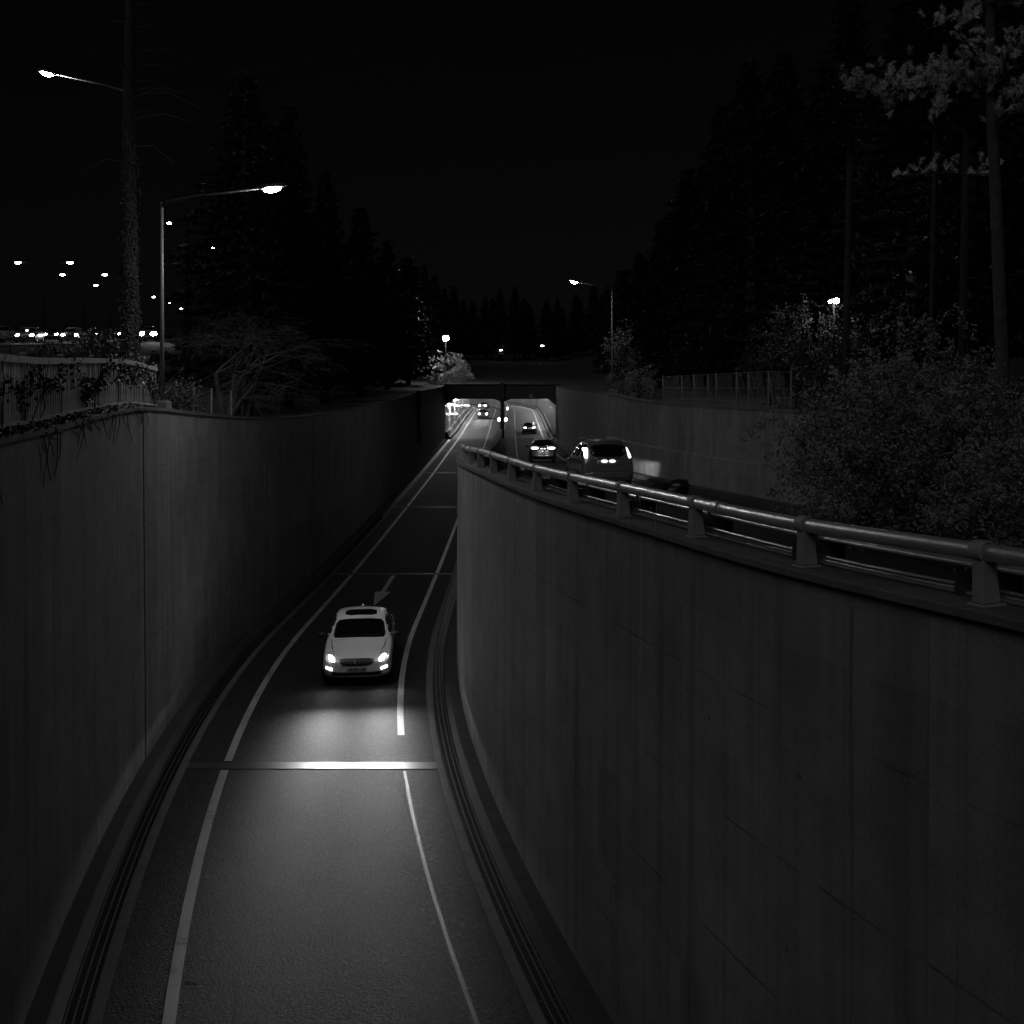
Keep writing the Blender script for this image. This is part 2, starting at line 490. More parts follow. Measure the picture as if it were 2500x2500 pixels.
# ------------------------------------------------------------------ roads
def road_mesh(name, ys, xl_, xr_, zf, mat, n=8):
    def prof(Y):
        a, b = xl_(Y), xr_(Y)
        return [(a+(b-a)*k/n, zf(Y)) for k in range(n+1)]
    return sheet(name, ys, prof, mat)
KIN = .36        # raised kerb beside the wall
DR0, DR1 = .38, .70   # drain slot, measured from the wall face
ED = .82         # end of the concrete edging
rampY = steps(-30, YP)
ramp_road = road_mesh('ramp_road', rampY, lambda Y: XA(Y, OL+ED), lambda Y: XA(Y, OW-ED), ZR, M['asphalt']); tag(ramp_road, kind='structure')
tunY = steps(YP, 300)
tunnel_road = road_mesh('tunnel_road', tunY, lambda Y: XA(Y, OL+.7), lambda Y: XB(Y, OR-.6), lambda Y: ZR(Y), M['asphalt_in'], 16); tag(tunnel_road, kind='structure')
upper_road = road_mesh('upper_road', steps(-30, YP), lambda Y: XA(Y, OW+.42), lambda Y: XB(Y, OR-.5), ZB, M['asphalt']); tag(upper_road, kind='structure')

def ribbon(name, ys, x0, x1, zf, mat, parent, dz=.004):
    return sheet(name, ys, lambda Y: [(x0(Y), zf(Y)+dz), ((x0(Y)+x1(Y))/2, zf(Y)+dz), (x1(Y), zf(Y)+dz)], mat, parent)
def lane_line(parent, a, b, X, off, zf, w=.15, mat='line', dz=.004, name='lane_line'):
    return ribbon(name, steps(a, b), lambda Y: X(Y, off-w/2), lambda Y: X(Y, off+w/2), zf, M[mat], parent, dz)
gap = .26
def cut_lines(parent, a, b, X, off, zf, **kw):
    cuts = [a]+[j for j in JOINTS if a < j < b]+[b]
    for i in range(len(cuts)-1):
        lane_line(parent, cuts[i]+(gap if i else 0), cuts[i+1]-(gap if i+1 < len(cuts)-1 else 0), X, off, zf, **kw)
cut_lines(ramp_road, -20, YP, XA, -1.80, ZR, w=.16)
cut_lines(ramp_road, 22.9, YP, XA, 1.81, ZR, w=.15)
lane_line(ramp_road, -20, 20.7, XA, 1.80, ZR, w=.06, mat='worn')
cut_lines(tunnel_road, YP, 300, XA, -1.80, ZR, w=.17)
cut_lines(tunnel_road, YP, 300, XA, 1.81, ZR, w=.17)
cut_lines(tunnel_road, YP, 300, XB, -1.80, ZR, w=.17)
cut_lines(tunnel_road, YP, 300, XB, 1.80, ZR, w=.17)
lane_line(upper_road, -20, YP, XB, -1.80, ZB, w=.14)
lane_line(upper_road, -20, YP, XB, 1.80, ZB, w=.14)
# darker strip along the right of the ramp lane
ribbon('dark_patch', steps(44.4, 88.8), lambda Y: XA(Y, .9), lambda Y: XA(Y, 1.70), ZR, M['asphalt_patch'], ramp_road, .003)
ribbon('dark_patch', steps(28., 43.4), lambda Y: XA(Y, .55+(43.4-Y)*.03), lambda Y: XA(Y, 1.70), ZR, M['asphalt_patch'], ramp_road, .003)
ribbon('dark_patch', steps(13.2, 14.0), lambda Y: XA(Y, -1.66), lambda Y: XA(Y, -1.5), ZR, M['asphalt_patch'], ramp_road, .003)
# ragged tar seam where the asphalt meets the drain edging, and hairline cracks along the lane
def crack(a, b, off, w, amp, seed, dz=.0045, name='crack'):
    r = random.Random(seed); ys_ = yrange(a, b, .16); q = off; pts = []
    for y in ys_:
        q = off+(q-off)*.8+r.uniform(-amp, amp); ww = w*r.uniform(.35, 1.3)
        pts.append((XA(y, q-ww/2), XA(y, q+ww/2), y))
    mb = MB()
    for i in range(len(pts)-1):
        x0, x1, y = pts[i]; x2, x3, y2 = pts[i+1]
        mb.quad((x0, y, ZR(y)+dz), (x1, y, ZR(y)+dz), (x3, y2, ZR(y2)+dz), (x2, y2, ZR(y2)+dz))
    mb.build(name, M['pit'], ramp_road)
crack(9.5, 20.7, OW-ED-.04, .035, .012, 1, name='tar_seam'); crack(21.4, 34, OW-ED-.03, .02, .01, 2, name='tar_seam')
crack(10.5, 16.2, -1.05, .012, .03, 3); crack(14.5, 19.6, .35, .010, .035, 4); crack(11., 13.4, .8, .012, .04, 5); crack(17.5, 20.5, -.6, .009, .03, 6)
# arrow painted in the lane, pointing at the viewer
def flat_poly(name, pts, zf, mat, parent, dz):
    return add(name, mesh_of(name, [(x, y, zf(y)+dz) for x, y in pts], [tuple(range(len(pts)))]), mat, parent)
ax = XA0
flat_poly('arrow_shaft', [(ax-.085, 39.9), (ax+.085, 39.9), (ax+.085, 43.4), (ax-.085, 43.4)], ZR, M['arrow'], ramp_road, .006)
flat_poly('arrow_head', [(ax, 37.2), (ax+.31, 39.9), (ax-.31, 39.9)], ZR, M['arrow'], ramp_road, .006)
# steel and rubber expansion joints across the ramp
for j in JOINTS:
    par = ramp_road if j < YP else tunnel_road
    hw = .19 if j < 30 else .10
    a, b = (OL+ED+.0, OW-ED) if j < YP else (OL+.75, OW-.2)
    n = 14
    mb = MB()
    for k in range(n):
        x0, x1 = XA(j, a)+(XA(j, b)-XA(j, a))*k/n, XA(j, a)+(XA(j, b)-XA(j, a))*(k+1)/n
        for s0, s1, z in ((-hw, hw, .006),):
            mb.quad((x0, j+s0, ZR(j+s0)+z), (x1, j+s0, ZR(j+s0)+z), (x1, j+s1, ZR(j+s1)+z), (x0, j+s1, ZR(j+s1)+z))
    mb.build('expansion_joint', M['joint'], par)

# kerbs, drains and edging on both sides of the ramp
def seg_ranges(a, b, g=.012):
    c = [a]+[j for j in JOINTS if a < j < b]+[b]
    return [(c[i]+(g if i else 0), c[i+1]-(g if i+1 < len(c)-1 else 0)) for i in range(len(c)-1)]
gutter = {}
for side in (-1, 1):
    face = OL if side < 0 else OW
    def o(d, Y, face=face, side=side): return XA(Y, face-side*d)
    nm = 'kerb'
    kerb_set = empty('ramp_kerb', (o(.2, 21.), 21., ZR(21.)), 0,
                     'concrete kerb and slotted drain along the foot of the %s ramp wall' % ('left' if side < 0 else 'right curved'), 'kerb')
    gutter[side] = kerb_set
    off0 = kerb_set.location
    def rel(ob):
        ob.parent = kerb_set; ob.matrix_parent_inverse = Matrix.Translation(-Vector(off0)); return ob
    for i, (a, b) in enumerate(seg_ranges(-20, YP)):
        dh = .03 if i == 0 else 0.
        w = KIN+(.0 if i else .012)
        rel(sweep('kerb_stone', steps(a, b), lambda Y: [(o(-.02, Y), ZR(Y)-.2), (o(-.02, Y), ZR(Y)+.13+dh), (o(.25, Y), ZR(Y)+.13+dh), (o(.275, Y), ZR(Y)+.11+dh), (o(w, Y), ZR(Y)+.01), (o(w, Y), ZR(Y)-.2)], M['kerb']))
    rel(sweep('drain_edging', steps(-20, YP), lambda Y: [(o(DR1, Y), ZR(Y)-.25), (o(DR1, Y), ZR(Y)+.008), (o(ED+.02, Y), ZR(Y)+.008), (o(ED+.02, Y), ZR(Y)-.25)], M['edging']))
    rel(sheet('drain_channel', steps(-20, YP), lambda Y: [(o(DR0-.03, Y), ZR(Y)-.16), (o(DR1+.01, Y), ZR(Y)-.16)], M['pit']))
    # one grate is a frame with long bars and cross bars; every grate is a piece of its own
    g = MB(); L = .985; wd = DR1-DR0-.012
    for x in (-wd/2, -wd/6, wd/6, wd/2-.022): g.box(x, x+.022, -L/2, L/2, -.03, 0)
    for k in range(24):
        y = -L/2+.005+k*(L-.02)/23
        g.box(-wd/2+.022, wd/2-.022, y, y+.012, -.024, -.004)
    gm = mesh_of('drain_grate', g.v, g.f)
    Y = 9.0
    while Y < 62:
        p0, p1 = Vector((o((DR0+DR1)/2, Y), Y, ZR(Y)-.004)), Vector((o((DR0+DR1)/2, Y+.95), Y+.95, ZR(Y+.95)-.004))
        t = (p1-p0); Ln = t.length; t.normalize()
        xax = t.cross(Vector((0, 0, 1))).normalized(); zax = xax.cross(t)
        Mx = Matrix((xax, t, zax)).transposed().to_4x4(); Mx.translation = (p0+t*.5)
        ob = add('drain_grate', gm, M['grate']); ob.parent = kerb_set
        ob.matrix_parent_inverse = Matrix.Translation(-Vector(off0)); ob.matrix_basis = Mx
        Y += .995*t.y
    rel(sheet('far_drain_grate', steps(62.2, YP), lambda Y: [(o(DR0, Y), ZR(Y)-.004), (o(DR1, Y), ZR(Y)-.004)], M['grate']))

# ------------------------------------------------------------------ retaining walls
def at_base(ob, root):
    ob.parent = root; ob.matrix_parent_inverse = Matrix.Translation(-Vector(root.location)); return ob
lw = empty('retaining_wall', (XA(21, OL), 21, ZR(21)), 0, 'tall concrete retaining wall curving along the left side of the ramp', 'wall')
for i, (a, b) in enumerate(seg_ranges(-8, YP, .055)):
    rec = .03 if i == 0 else 0.
    def prof(Y, rec=rec):
        n = 1; zt, zb = ZL(Y), ZR(Y)-.3
        return [(XA(Y, OL-.06-rec*0), zt), (XA(Y, OL-rec*0), zb), (XA(Y, OL)-.75, zb), (XA(Y, OL)-.42, zt)]
    at_base(sweep('wall_panel', steps(a, b), prof, M['wall']), lw)
for j in JOINTS[:5]:
    at_base(sweep('joint_filler', [j-.1, j+.1], lambda Y: [(XA(Y, OL-.06)-.05, ZL(Y)-.02), (XA(Y, OL)-.05, ZR(Y)-.2), (XA(Y, OL)-.3, ZR(Y)-.2), (XA(Y, OL)-.3, ZL(Y)-.02)], M['pit']), lw)
at_base(sweep('wall_coping', steps(-8, YP), lambda Y: [(XA(Y, OL-.06)+.03, ZL(Y)+.002), (XA(Y, OL-.06)+.03, ZL(Y)+.07), (XA(Y, OL)-.44, ZL(Y)+.07), (XA(Y, OL)-.44, ZL(Y)+.002)], M['coping']), lw)

cw = empty('dividing_wall', (XA(21, OW), 21, ZR(21)), 0, 'curved concrete wall carrying the upper road, filling the right foreground', 'wall')
PJ = [6.9, 21., 43.8, 66.6, 89.4, 112.2]
pc = [-6.]+PJ+[YP-.8]
for i in range(len(pc)-1):
    a, b = pc[i]+(.014 if i else 0), pc[i+1]-(.014 if i+2 < len(pc) else 0)
    at_base(sweep('wall_panel', steps(a, b), lambda Y: [(XA(Y, OW+.03), ZW(Y)-.068), (XA(Y, OW), ZR(Y)-.3), (XA(Y, OW)+.46, ZR(Y)-.3), (XA(Y, OW)+.43, ZW(Y)-.068)], M['wall']), cw)
for j in PJ:
    at_base(sweep('joint_filler', [j-.03, j+.03], lambda Y: [(XA(Y, OW+.03)+.04, ZW(Y)-.12), (XA(Y, OW)+.04, ZR(Y)-.2), (XA(Y, OW)+.3, ZR(Y)-.2), (XA(Y, OW)+.3, ZW(Y)-.12)], M['pit']), cw)
at_base(sweep('parapet_coping', steps(-6, YP-.8), lambda Y: [(XA(Y, OW)-.035, ZW(Y)-.065), (XA(Y, OW)-.035, ZW(Y)-.01), (XA(Y, OW)-.02, ZW(Y)), (XA(Y, OW)+.47, ZW(Y)), (XA(Y, OW)+.47, ZW(Y)-.065)], M['coping']), cw)

rw = empty('retaining_wall', (XB(60, OR), 60, ZB(60)), 0, 'straight concrete retaining wall along the far right of the upper road', 'wall')
rj = [22., 43.8, 66.6, 89.4, 112.2, YP]
for i in range(len(rj)-1):
    a, b = rj[i]+(.012 if i else 0), rj[i+1]-(.012 if i+2 < len(rj) else 0)
    at_base(sweep('wall_panel', steps(a, b), lambda Y: [(XB(Y, OR+.05), ZT(Y)), (XB(Y, OR), ZB(Y)-.3), (XB(Y, OR)+.7, ZB(Y)-.3), (XB(Y, OR)+.4, ZT(Y))], M['wall']), rw)
at_base(sweep('wall_coping', steps(22, YP), lambda Y: [(XB(Y, OR+.05)-.03, ZT(Y)+.002), (XB(Y, OR+.05)-.03, ZT(Y)+.06), (XB(Y, OR)+.42, ZT(Y)+.06), (XB(Y, OR)+.42, ZT(Y)+.002)], M['coping']), rw)
at_base(sweep('kerb_stone', steps(-20, YP), lambda Y: [(XB(Y, OR-.5), ZB(Y)-.2), (XB(Y, OR-.5), ZB(Y)+.15), (XB(Y, OR)+.01, ZB(Y)+.16), (XB(Y, OR)+.01, ZB(Y)-.2)], M['kerb']), rw)
at_base(sweep('wall_step', steps(22, 60), lambda Y: [(XB(Y, OR-.06), ZB(Y)+.1), (XB(Y, OR-.06), ZB(Y)+.95+.02*(Y-22)), (XB(Y, OR)+.02, ZB(Y)+1.0+.02*(Y-22)), (XB(Y, OR)+.02, ZB(Y)+.1)], M['wall']), rw)

# ------------------------------------------------------------------ tunnel
CWL, CWR = 3.60, 4.03        # centre wall faces from the ramp lane
CLR = 5.15
tn = empty('underpass', (XA(YP, 3.8), YP, ZR(YP)), 0, 'dark concrete underpass portal with two bright tunnel openings', 'underpass')
def T(ob): return at_base(ob, tn)
xL, xR = XA(YP, OL), XB(YP, OR)
zc = ZR(YP)+CLR
# portal beam over both openings
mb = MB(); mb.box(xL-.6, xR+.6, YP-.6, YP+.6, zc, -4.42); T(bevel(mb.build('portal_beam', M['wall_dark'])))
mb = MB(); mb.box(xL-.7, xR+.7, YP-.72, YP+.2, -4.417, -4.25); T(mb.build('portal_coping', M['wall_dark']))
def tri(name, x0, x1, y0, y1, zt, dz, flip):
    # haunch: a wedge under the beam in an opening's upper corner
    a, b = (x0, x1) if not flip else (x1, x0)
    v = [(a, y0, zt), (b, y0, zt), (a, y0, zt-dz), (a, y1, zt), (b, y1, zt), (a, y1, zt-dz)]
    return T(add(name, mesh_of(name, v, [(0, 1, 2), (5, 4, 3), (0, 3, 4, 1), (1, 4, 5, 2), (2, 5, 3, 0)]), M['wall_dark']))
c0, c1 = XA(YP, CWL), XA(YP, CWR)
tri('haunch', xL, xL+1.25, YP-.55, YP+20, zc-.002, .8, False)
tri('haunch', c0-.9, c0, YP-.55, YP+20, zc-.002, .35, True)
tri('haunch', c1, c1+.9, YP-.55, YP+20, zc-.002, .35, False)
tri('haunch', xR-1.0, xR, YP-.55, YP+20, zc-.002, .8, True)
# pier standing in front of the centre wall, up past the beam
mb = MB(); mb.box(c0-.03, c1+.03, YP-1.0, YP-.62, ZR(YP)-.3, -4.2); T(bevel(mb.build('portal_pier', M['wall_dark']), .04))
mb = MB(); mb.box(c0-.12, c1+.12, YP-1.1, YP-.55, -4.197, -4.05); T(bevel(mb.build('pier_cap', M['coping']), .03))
T(sweep('centre_wall', tunY, lambda Y: [(XA(Y, CWL), ZR(Y)+CLR), (XA(Y, CWL), ZR(Y)-.2), (XA(Y, CWR), ZR(Y)-.2), (XA(Y, CWR), ZR(Y)+CLR)], M['tunnel_ceiling']))
T(sweep('side_wall', tunY, lambda Y: [(XA(Y, OL-.02), ZR(Y)+CLR), (XA(Y, OL-.02), ZR(Y)+.9), (XA(Y, OL)-.5, ZR(Y)+.9), (XA(Y, OL)-.5, ZR(Y)+CLR)], M['tile']))
T(sweep('side_wall', tunY, lambda Y: [(XB(Y, OR+.02), ZR(Y)+CLR), (XB(Y, OR+.02), ZR(Y)+.7), (XB(Y, OR)+.5, ZR(Y)+.7), (XB(Y, OR)+.5, ZR(Y)+CLR)], M['tile']))
T(sweep('base_barrier', tunY, lambda Y: [(XA(Y, OL)-.5, ZR(Y)+.897), (XA(Y, OL+.22), ZR(Y)+.897), (XA(Y, OL+.42), ZR(Y)+.3), (XA(Y, OL+.78), ZR(Y)+.26), (XA(Y, OL+.78), ZR(Y)-.2), (XA(Y, OL)-.5, ZR(Y)-.2)], M['edging']))
T(sweep('base_barrier', tunY, lambda Y: [(XB(Y, OR)+.5, ZR(Y)+.697), (XB(Y, OR-.15), ZR(Y)+.697), (XB(Y, OR-.3), ZR(Y)+.25), (XB(Y, OR-.66), ZR(Y)+.2), (XB(Y, OR-.66), ZR(Y)-.2), (XB(Y, OR)+.5, ZR(Y)-.2)], M['kerb']))
T(sweep('ceiling', tunY[1:], lambda Y: [(XA(Y, OL)-.5, ZR(Y)+CLR+.003), (XB(Y, OR)+.5, ZR(Y)+CLR+.003), (XB(Y, OR)+.5, ZR(Y)+CLR+.4), (XA(Y, OL)-.5, ZR(Y)+CLR+.4)], M['tunnel_ceiling']))
# luminaires high on the walls, every twelve metres
Y = 134.
while Y < 262:
    for side in (-1, 1):
        if side < 0: x = XA(Y+5, OL)+.05; x1 = x+.34
        else: x1 = XB(Y, OR)-.05; x = x1-.34
        y = Y+5 if side < 0 else Y
        z = ZR(y)+(4.15 if side < 0 else 4.7)
        f = T(MB().box(x, x1, y-.55, y+.55, z, z+.18).build('tunnel_lamp', M['dark_metal']))
        ln = MB().box(x+.03, x1-.03, y-.5, y+.5, z-.05, z-.004).build('lens', M['tunnel_lens']); ln.parent = f; ln.matrix_parent_inverse = Matrix.Identity(4)
    Y += 12.2
# marker lamps on the pier and along the centre wall
for (x, y, z) in ((c0-.22, YP-.82, -8.75), (c1+.22, YP-.82, -8.75), (XA(190, CWR)+.14, 190, ZR(190)+.85), (XA(222, CWR)+.16, 222, ZR(222)+.9)):
    f = T(MB().ellipsoid((x, y, z), (.17, .06, .26)).build('marker_lamp', M['marker_lens'], smooth=True))
    g_ = MB().box(x-.2, x+.2, y+.04, y+.1, z-.3, z+.3).build('back_plate', M['dark_metal']); g_.parent = f
# round height-limit plate on the beam
s = T(MB().lathe([(.001, 0), (.26, 0), (.26, .03), (.001, .03)], 24, Matrix.Translation((2.42, YP-.63, -5.8)) @ Matrix.Rotation(math.radians(90), 4, 'X')).build('height_limit_plate', M['sign']))
# row of conduits and low barrier close the far end, out of sight round the bend
T(sweep('end_wall', [299.6, 300.], lambda Y: [(-140, -14), (40, -14), (40, -6), (-140, -6)], M['wall_dark']))

# pale lime drip below the coping
for (y, z0, ln, w) in ((11.25, .11, 1.45, .012), (7.62, .2, 3.3, .010)):
    mb = MB(); n = 10
    for k in range(n):
        za, zb_ = ZW(y)-z0-ln*k/n, ZW(y)-z0-ln*(k+1)/n
        ww = w*(1-.6*k/n); x = XA(y, OW)-.004; x2 = XA(y+ww, OW)-.004
        mb.quad((x, y+.01*math.sin(k*.8), za), (x2, y+ww+.01*math.sin(k*.8), za), (x2, y+ww+.01*math.sin(k*.8+.8), zb_), (x, y+.01*math.sin(k*.8+.8), zb_))
    at_base(mb.build('lime_streak', M['lime'] if y > 9 else M['edging']), cw)

# ------------------------------------------------------------------ guardrail on the dividing wall
gr = empty('guardrail', (XA(21, OW+.15), 21, ZW(21)), 0, 'round steel pipe guardrail on short posts along the dividing wall', 'guardrail')
def A(ob): return at_base(ob, gr)
GO = OW+.15
def railp(Y, h): return Vector((XA(Y, GO), Y, ZW(Y)+h))
arc = [2.2]                                             # stations two metres apart along the curve
while arc[-1] < 36:
    y = arc[-1]; d = (railp(y+.5, 0)-railp(y, 0)).length/.5
    arc.append(y+1.98/d)
shift = 6.58-min(arc, key=lambda y: abs(y-6.58))
arc = [y+shift for y in arc if y+shift < 35]
RH = .345
ys = yrange(arc[0]-1.2, arc[-1], .45)
A(MB().tube([railp(y, RH) for y in ys], .058, 16).build('rail', M['rail'], smooth=True))
# sleeve joint in the rail
for y0 in (9.75, 17.2, 24.5):
    A(MB().tube([railp(y0+k*.09, RH) for k in range(3)], .0645, 16).build('rail_sleeve', M['rail'], smooth=True))
pm = MB()                                               # post: tapered bracket with a saddle over the rail
pm.box(-.065, .085, -.048, .048, .02, .31, taper=.74, tapery=.9)
pm.box(-.085, .105, -.075, .075, -.002, .018)
sad = MB(); n = 18
for k in range(n+1):
    a = math.radians(-35+250*k/n)
    for r in (.060, .074):
        for y in (-.055, .055): sad.v.append((r*math.cos(a), y, RH+r*math.sin(a)))
for k in range(n):
    b = k*4
    for f in ((0, 1, 5, 4), (2, 6, 7, 3), (0, 4, 6, 2), (1, 3, 7, 5)): sad.f.append(tuple(b+i for i in f))
b0 = len(pm.v); pm.v += sad.v; pm.f += [tuple(i+b0 for i in f) for f in sad.f]
pme = mesh_of('post', pm.v, pm.f)
for y in arc:
    p = railp(y, 0); q = railp(y+.2, 0); t = (q-p)
    ob = A(add('post', pme, M['post'])); ob.location = p; ob.rotation_euler = (math.atan2(t.z, math.hypot(t.x, t.y)), 0, math.atan2(-t.x, t.y))
    if y == arc[0]: bevel(ob, .008, 2)
    else: bevel(ob, .008, 2)

cd = empty('cable_conduits', (XA(21, OW+.4), 21, ZW(21)), 0, 'bundle of thin steel conduits clamped along the parapet behind the guardrail', 'conduits')
yc = yrange(1.2, 34.5, .7)
for k, (dx, dz, r) in enumerate(((.50, .19, .022), (.56, .185, .022), (.62, .18, .022), (.68, .175, .026), (.43, .05, .018), (.38, .03, .016), (.34, .018, .015))):
    at_base(MB().tube([(XA(y, OW+dx)+.01*math.sin(y*1.7+k), y, ZW(y)+dz) for y in yc], r, 8).build('conduit', M['pipe'], smooth=True), cd)
for y in arc:
    y2 = y+.42
    mbc = MB(); p = (XA(y2, OW), y2, ZW(y2))
    mbc.box(p[0]+.30, p[0]+.74, y2-.03, y2+.03, p[2]-.02, p[2]+.15)
    for dx in (.50, .56, .62, .68): mbc.box(p[0]+dx-.02, p[0]+dx+.02, y2-.02, y2+.02, p[2]+.15, p[2]+.235)
    at_base(mbc.build('clamp', M['clamp']), cd)

# ------------------------------------------------------------------ left: picket railing above the wall
FO = OL-.34
def fp(Y, h=0.): return Vector((XA(Y, FO), Y, ZL(Y)+.07+h))
fr = empty('picket_railing', tuple(fp(20)), 0, 'weathered grey picket railing overgrown with ivy above the left wall', 'railing')
def Fz(ob): return at_base(ob, fr)
FY0, FY1 = 6.9, 23.5
def flat_rail(name, h0, h1, w):
    return Fz(sweep(name, yrange(FY0, FY1, .5), lambda Y: [(fp(Y).x-w/2, fp(Y).z+h0), (fp(Y).x+w/2, fp(Y).z+h0), (fp(Y).x+w/2, fp(Y).z+h1), (fp(Y).x-w/2, fp(Y).z+h1)], M['fence']))
flat_rail('top_rail', .86, .95, .10); flat_rail('bottom_rail', .06, .105, .06)
pk = MB(); pk.box(-.026, .026, -.012, .012, .107, .858); pkm = mesh_of('picket', pk.v, pk.f)
y = FY0+.06; rng = random.Random(5)
while y < FY1-.05:
    p = fp(y); q = fp(y+.1); ob = Fz(add('picket', pkm, M['fence'])); ob.location = p
    ob.rotation_euler = (rng.uniform(-.012, .012), 0, math.atan2(-(q-p).x, (q-p).y)+math.pi/2+rng.uniform(-.15, .15))
    y += .098*(.97)
po = MB(); po.lathe([(.001, -.07), (.032, -.07), (.032, .97), (.04, .97), (.04, 1.0), (.001, 1.01)], 12)
pom = mesh_of('post', po.v, po.f, True)
kn = MB().ellipsoid((0, 0, .62), (.04, .04, .055)); knm = mesh_of('gleam_knob', kn.v, kn.f, True)  # bright knob added to imitate the gleam on each post
M['gleam_knob'] = plain('post_gleam', .75, .25, .3, var=0)
for y in (7.0, 9.2, 11.4, 13.5, 15.7, 17.9, 20., 22.2, 23.5):
    ob = Fz(add('post', pom, M['fence'])); ob.location = fp(y)+Vector((.0, -.02, 0))
    rf = add('gleam_knob', knm, M['gleam_knob'], ob, (.025, -.02, -.12 if y > 14 else -.02))
# ------------------------------------------------------------------ street lamps
def P(px, py, Y):                        # where a sight line at image point (of 1932) meets distance Y
    return Vector(((px-966)/1932*Y, Y, (660-py)/1932*Y))

def street_lamp(name, base, top_z, arm_vec, head_len, label, lens, r0=.055, group=None, block=True, cat='street lamp'):
    bx, by, bz = base
    rt = empty(name, base, 0, label, cat, group)
    h = top_z-bz
    MB().tube([(0, 0, .0), (0, 0, h*.5), (0, 0, h)], [r0, r0*.82, r0*.62], 12).build('pole', M['lamp_metal'], rt, True)
    if block:
        b = MB().box(-.24, .24, -.24, .24, -.25, .22, taper=.7).build('concrete_base', M['coping'], rt); bevel(b, .02)
        MB().box(-.13, .13, -.13, .13, .22, .245).build('base_plate', M['lamp_metal'], rt)
        MB().box(-.045, .045, -.066, -.04, .55, .85).build('access_door', M['dark_metal'], rt)
    a = Vector(arm_vec); L = a.length
    pts = [Vector((0, 0, h-.12)), Vector((0, 0, h-.02))+a*.04, Vector((0, 0, h))+a*.35+Vector((0, 0, .03)), Vector((0, 0, h))+a]
    MB().tube(pts, [r0*.7, r0*.75, r0*.55, r0*.4], 10).build('arm', M['bag'], rt, True)
    d = a.normalized(); R = d.to_track_quat('X', 'Z').to_matrix().to_4x4()
    c = Vector((0, 0, h))+a+d*head_len*.42
    Mx = Matrix.Translation(c) @ R
    hd = MB().ellipsoid((0, 0, .02), (head_len*.62, head_len*.24, head_len*.11), 18, 10, Mx).build('lamp_head', M['dark_metal'], rt, True)
    MB().ellipsoid((0, 0, -.045*head_len/.6), (head_len*.34, head_len*.19, head_len*.12), 18, 10, Mx).build('lens', lens, rt, True)
    return rt
b = P(305.6, 768, 24.7)
lampA = street_lamp('street_lamp', (b.x, b.y, ZL(24.7)+.06), 3.58, (2.42, -.1, .30), .62, 'lit single-arm street lamp on the left wall beside the picket railing', M['lens'])
b = P(1150.5, 742, 59.)
lampB = street_lamp('street_lamp', (XB(59, OR)+.2, 59, ZT(59)+.05), 3.5, (-1.95, .0, .42), .6, 'lit street lamp rising behind a sapling on the right wall', M['lens_right'])
b = P(251, 600, 34)
street_lamp('street_lamp', (b.x-.1, 34, ground_left(b.x, 34)), 8.58, (-2.5, 0, .58), .62, 'lit street lamp reaching left from behind the ivy-covered trunk', M['lens'], .07, block=False)
# median lamps of the surface road: two arms back to back
def twin_lamp(px0, px1, py, Y, label):
    cx = ((px0+px1)/2-966)/1932*Y; half = (px1-px0)/2/1932*Y; z = (660-py)/1932*Y; g = ground_left(cx, Y)
    rt = empty('twin_street_lamp', (cx, Y, g), 0, label, 'street lamp')
    MB().tube([(0, 0, 0), (0, 0, z-g-.3)], [.1, .06], 8).build('pole', M['pole_dark'], rt, True)
    for s in (-1, 1):
        MB().tube([(0, 0, z-g-.35), (s*half*.4, 0, z-g-.12), (s*half*.85, 0, z-g)], .035, 6).build('arm', M['pole_dark'], rt, True)
        MB().ellipsoid((s*half, 0, z-g+.06), (.42, .2, .09), 12, 6).build('lamp_head', M['pole_dark'], rt, True)
        MB().ellipsoid((s*half, 0, z-g-.03), (.30, .15, .12), 12, 6).build('lens', M['lens_far'], rt, True)
twin_lamp(34, 132, 494, 98, 'twin-armed street lamp with the widest-set lights at far left')
twin_lamp(118, 198, 517, 120, 'twin-armed street lamp second of the lit row at left')
twin_lamp(181, 236, 537, 160, 'twin-armed street lamp just left of the ivy trunk, smallest of three')
def far_lamp(px, py, Y, label, r=.2, lens='lens_far', h=None, group=None, arm=.9):
    p = P(px, py, Y); g = ground_left(p.x, Y) if p.x < 0 else ground_right(p.x, Y)
    rt = empty('distant_lamp', (p.x+arm, Y, g), 0, label, 'street lamp', group)
    MB().tube([(0, 0, 0), (0, 0, p.z-g)], [.08, .05], 6).build('pole', M['pole_dark'], rt, True)
    MB().tube([(0, 0, p.z-g-.1), (-arm, 0, p.z-g+.05)], .03, 6).build('arm', M['pole_dark'], rt, True)
    MB().ellipsoid((-arm, 0, p.z-g+.02), (r*1.5, r*.7, r*.5), 12, 6).build('lens', M[lens], rt, True)
far_lamp(319, 421, 52, 'small lit lamp high beside the left lamp pole', .085)
far_lamp(403, 467, 66, 'small lit lamp showing through the trees right of the left lamp pole', .09)
far_lamp(290, 560, 190, 'distant street lamp dot, upper of three beside the left pole', .2)
far_lamp(320, 572, 220, 'distant street lamp dot, middle of three beside the left pole', .2)
far_lamp(342, 582, 250, 'distant street lamp dot, lowest of three beside the left pole', .2)
far_lamp(1023, 652, 262, 'distant lamp above the right tunnel opening, brightest of the far lights', .30, 'lens_dot')
far_lamp(945, 660, 270, 'distant twin lamp above the left tunnel opening', .26, 'lens_dot')
far_lamp(908, 688, 240, 'faint distant lamp just above the portal, leftmost of the far lights', .2, 'lens_dot')
far_lamp(936, 680, 290, 'very faint distant lamp between two brighter ones above the portal', .13, 'lens_dot')
far_lamp(963, 679, 290, 'very faint distant lamp above the tunnel pier', .14, 'lens_dot')
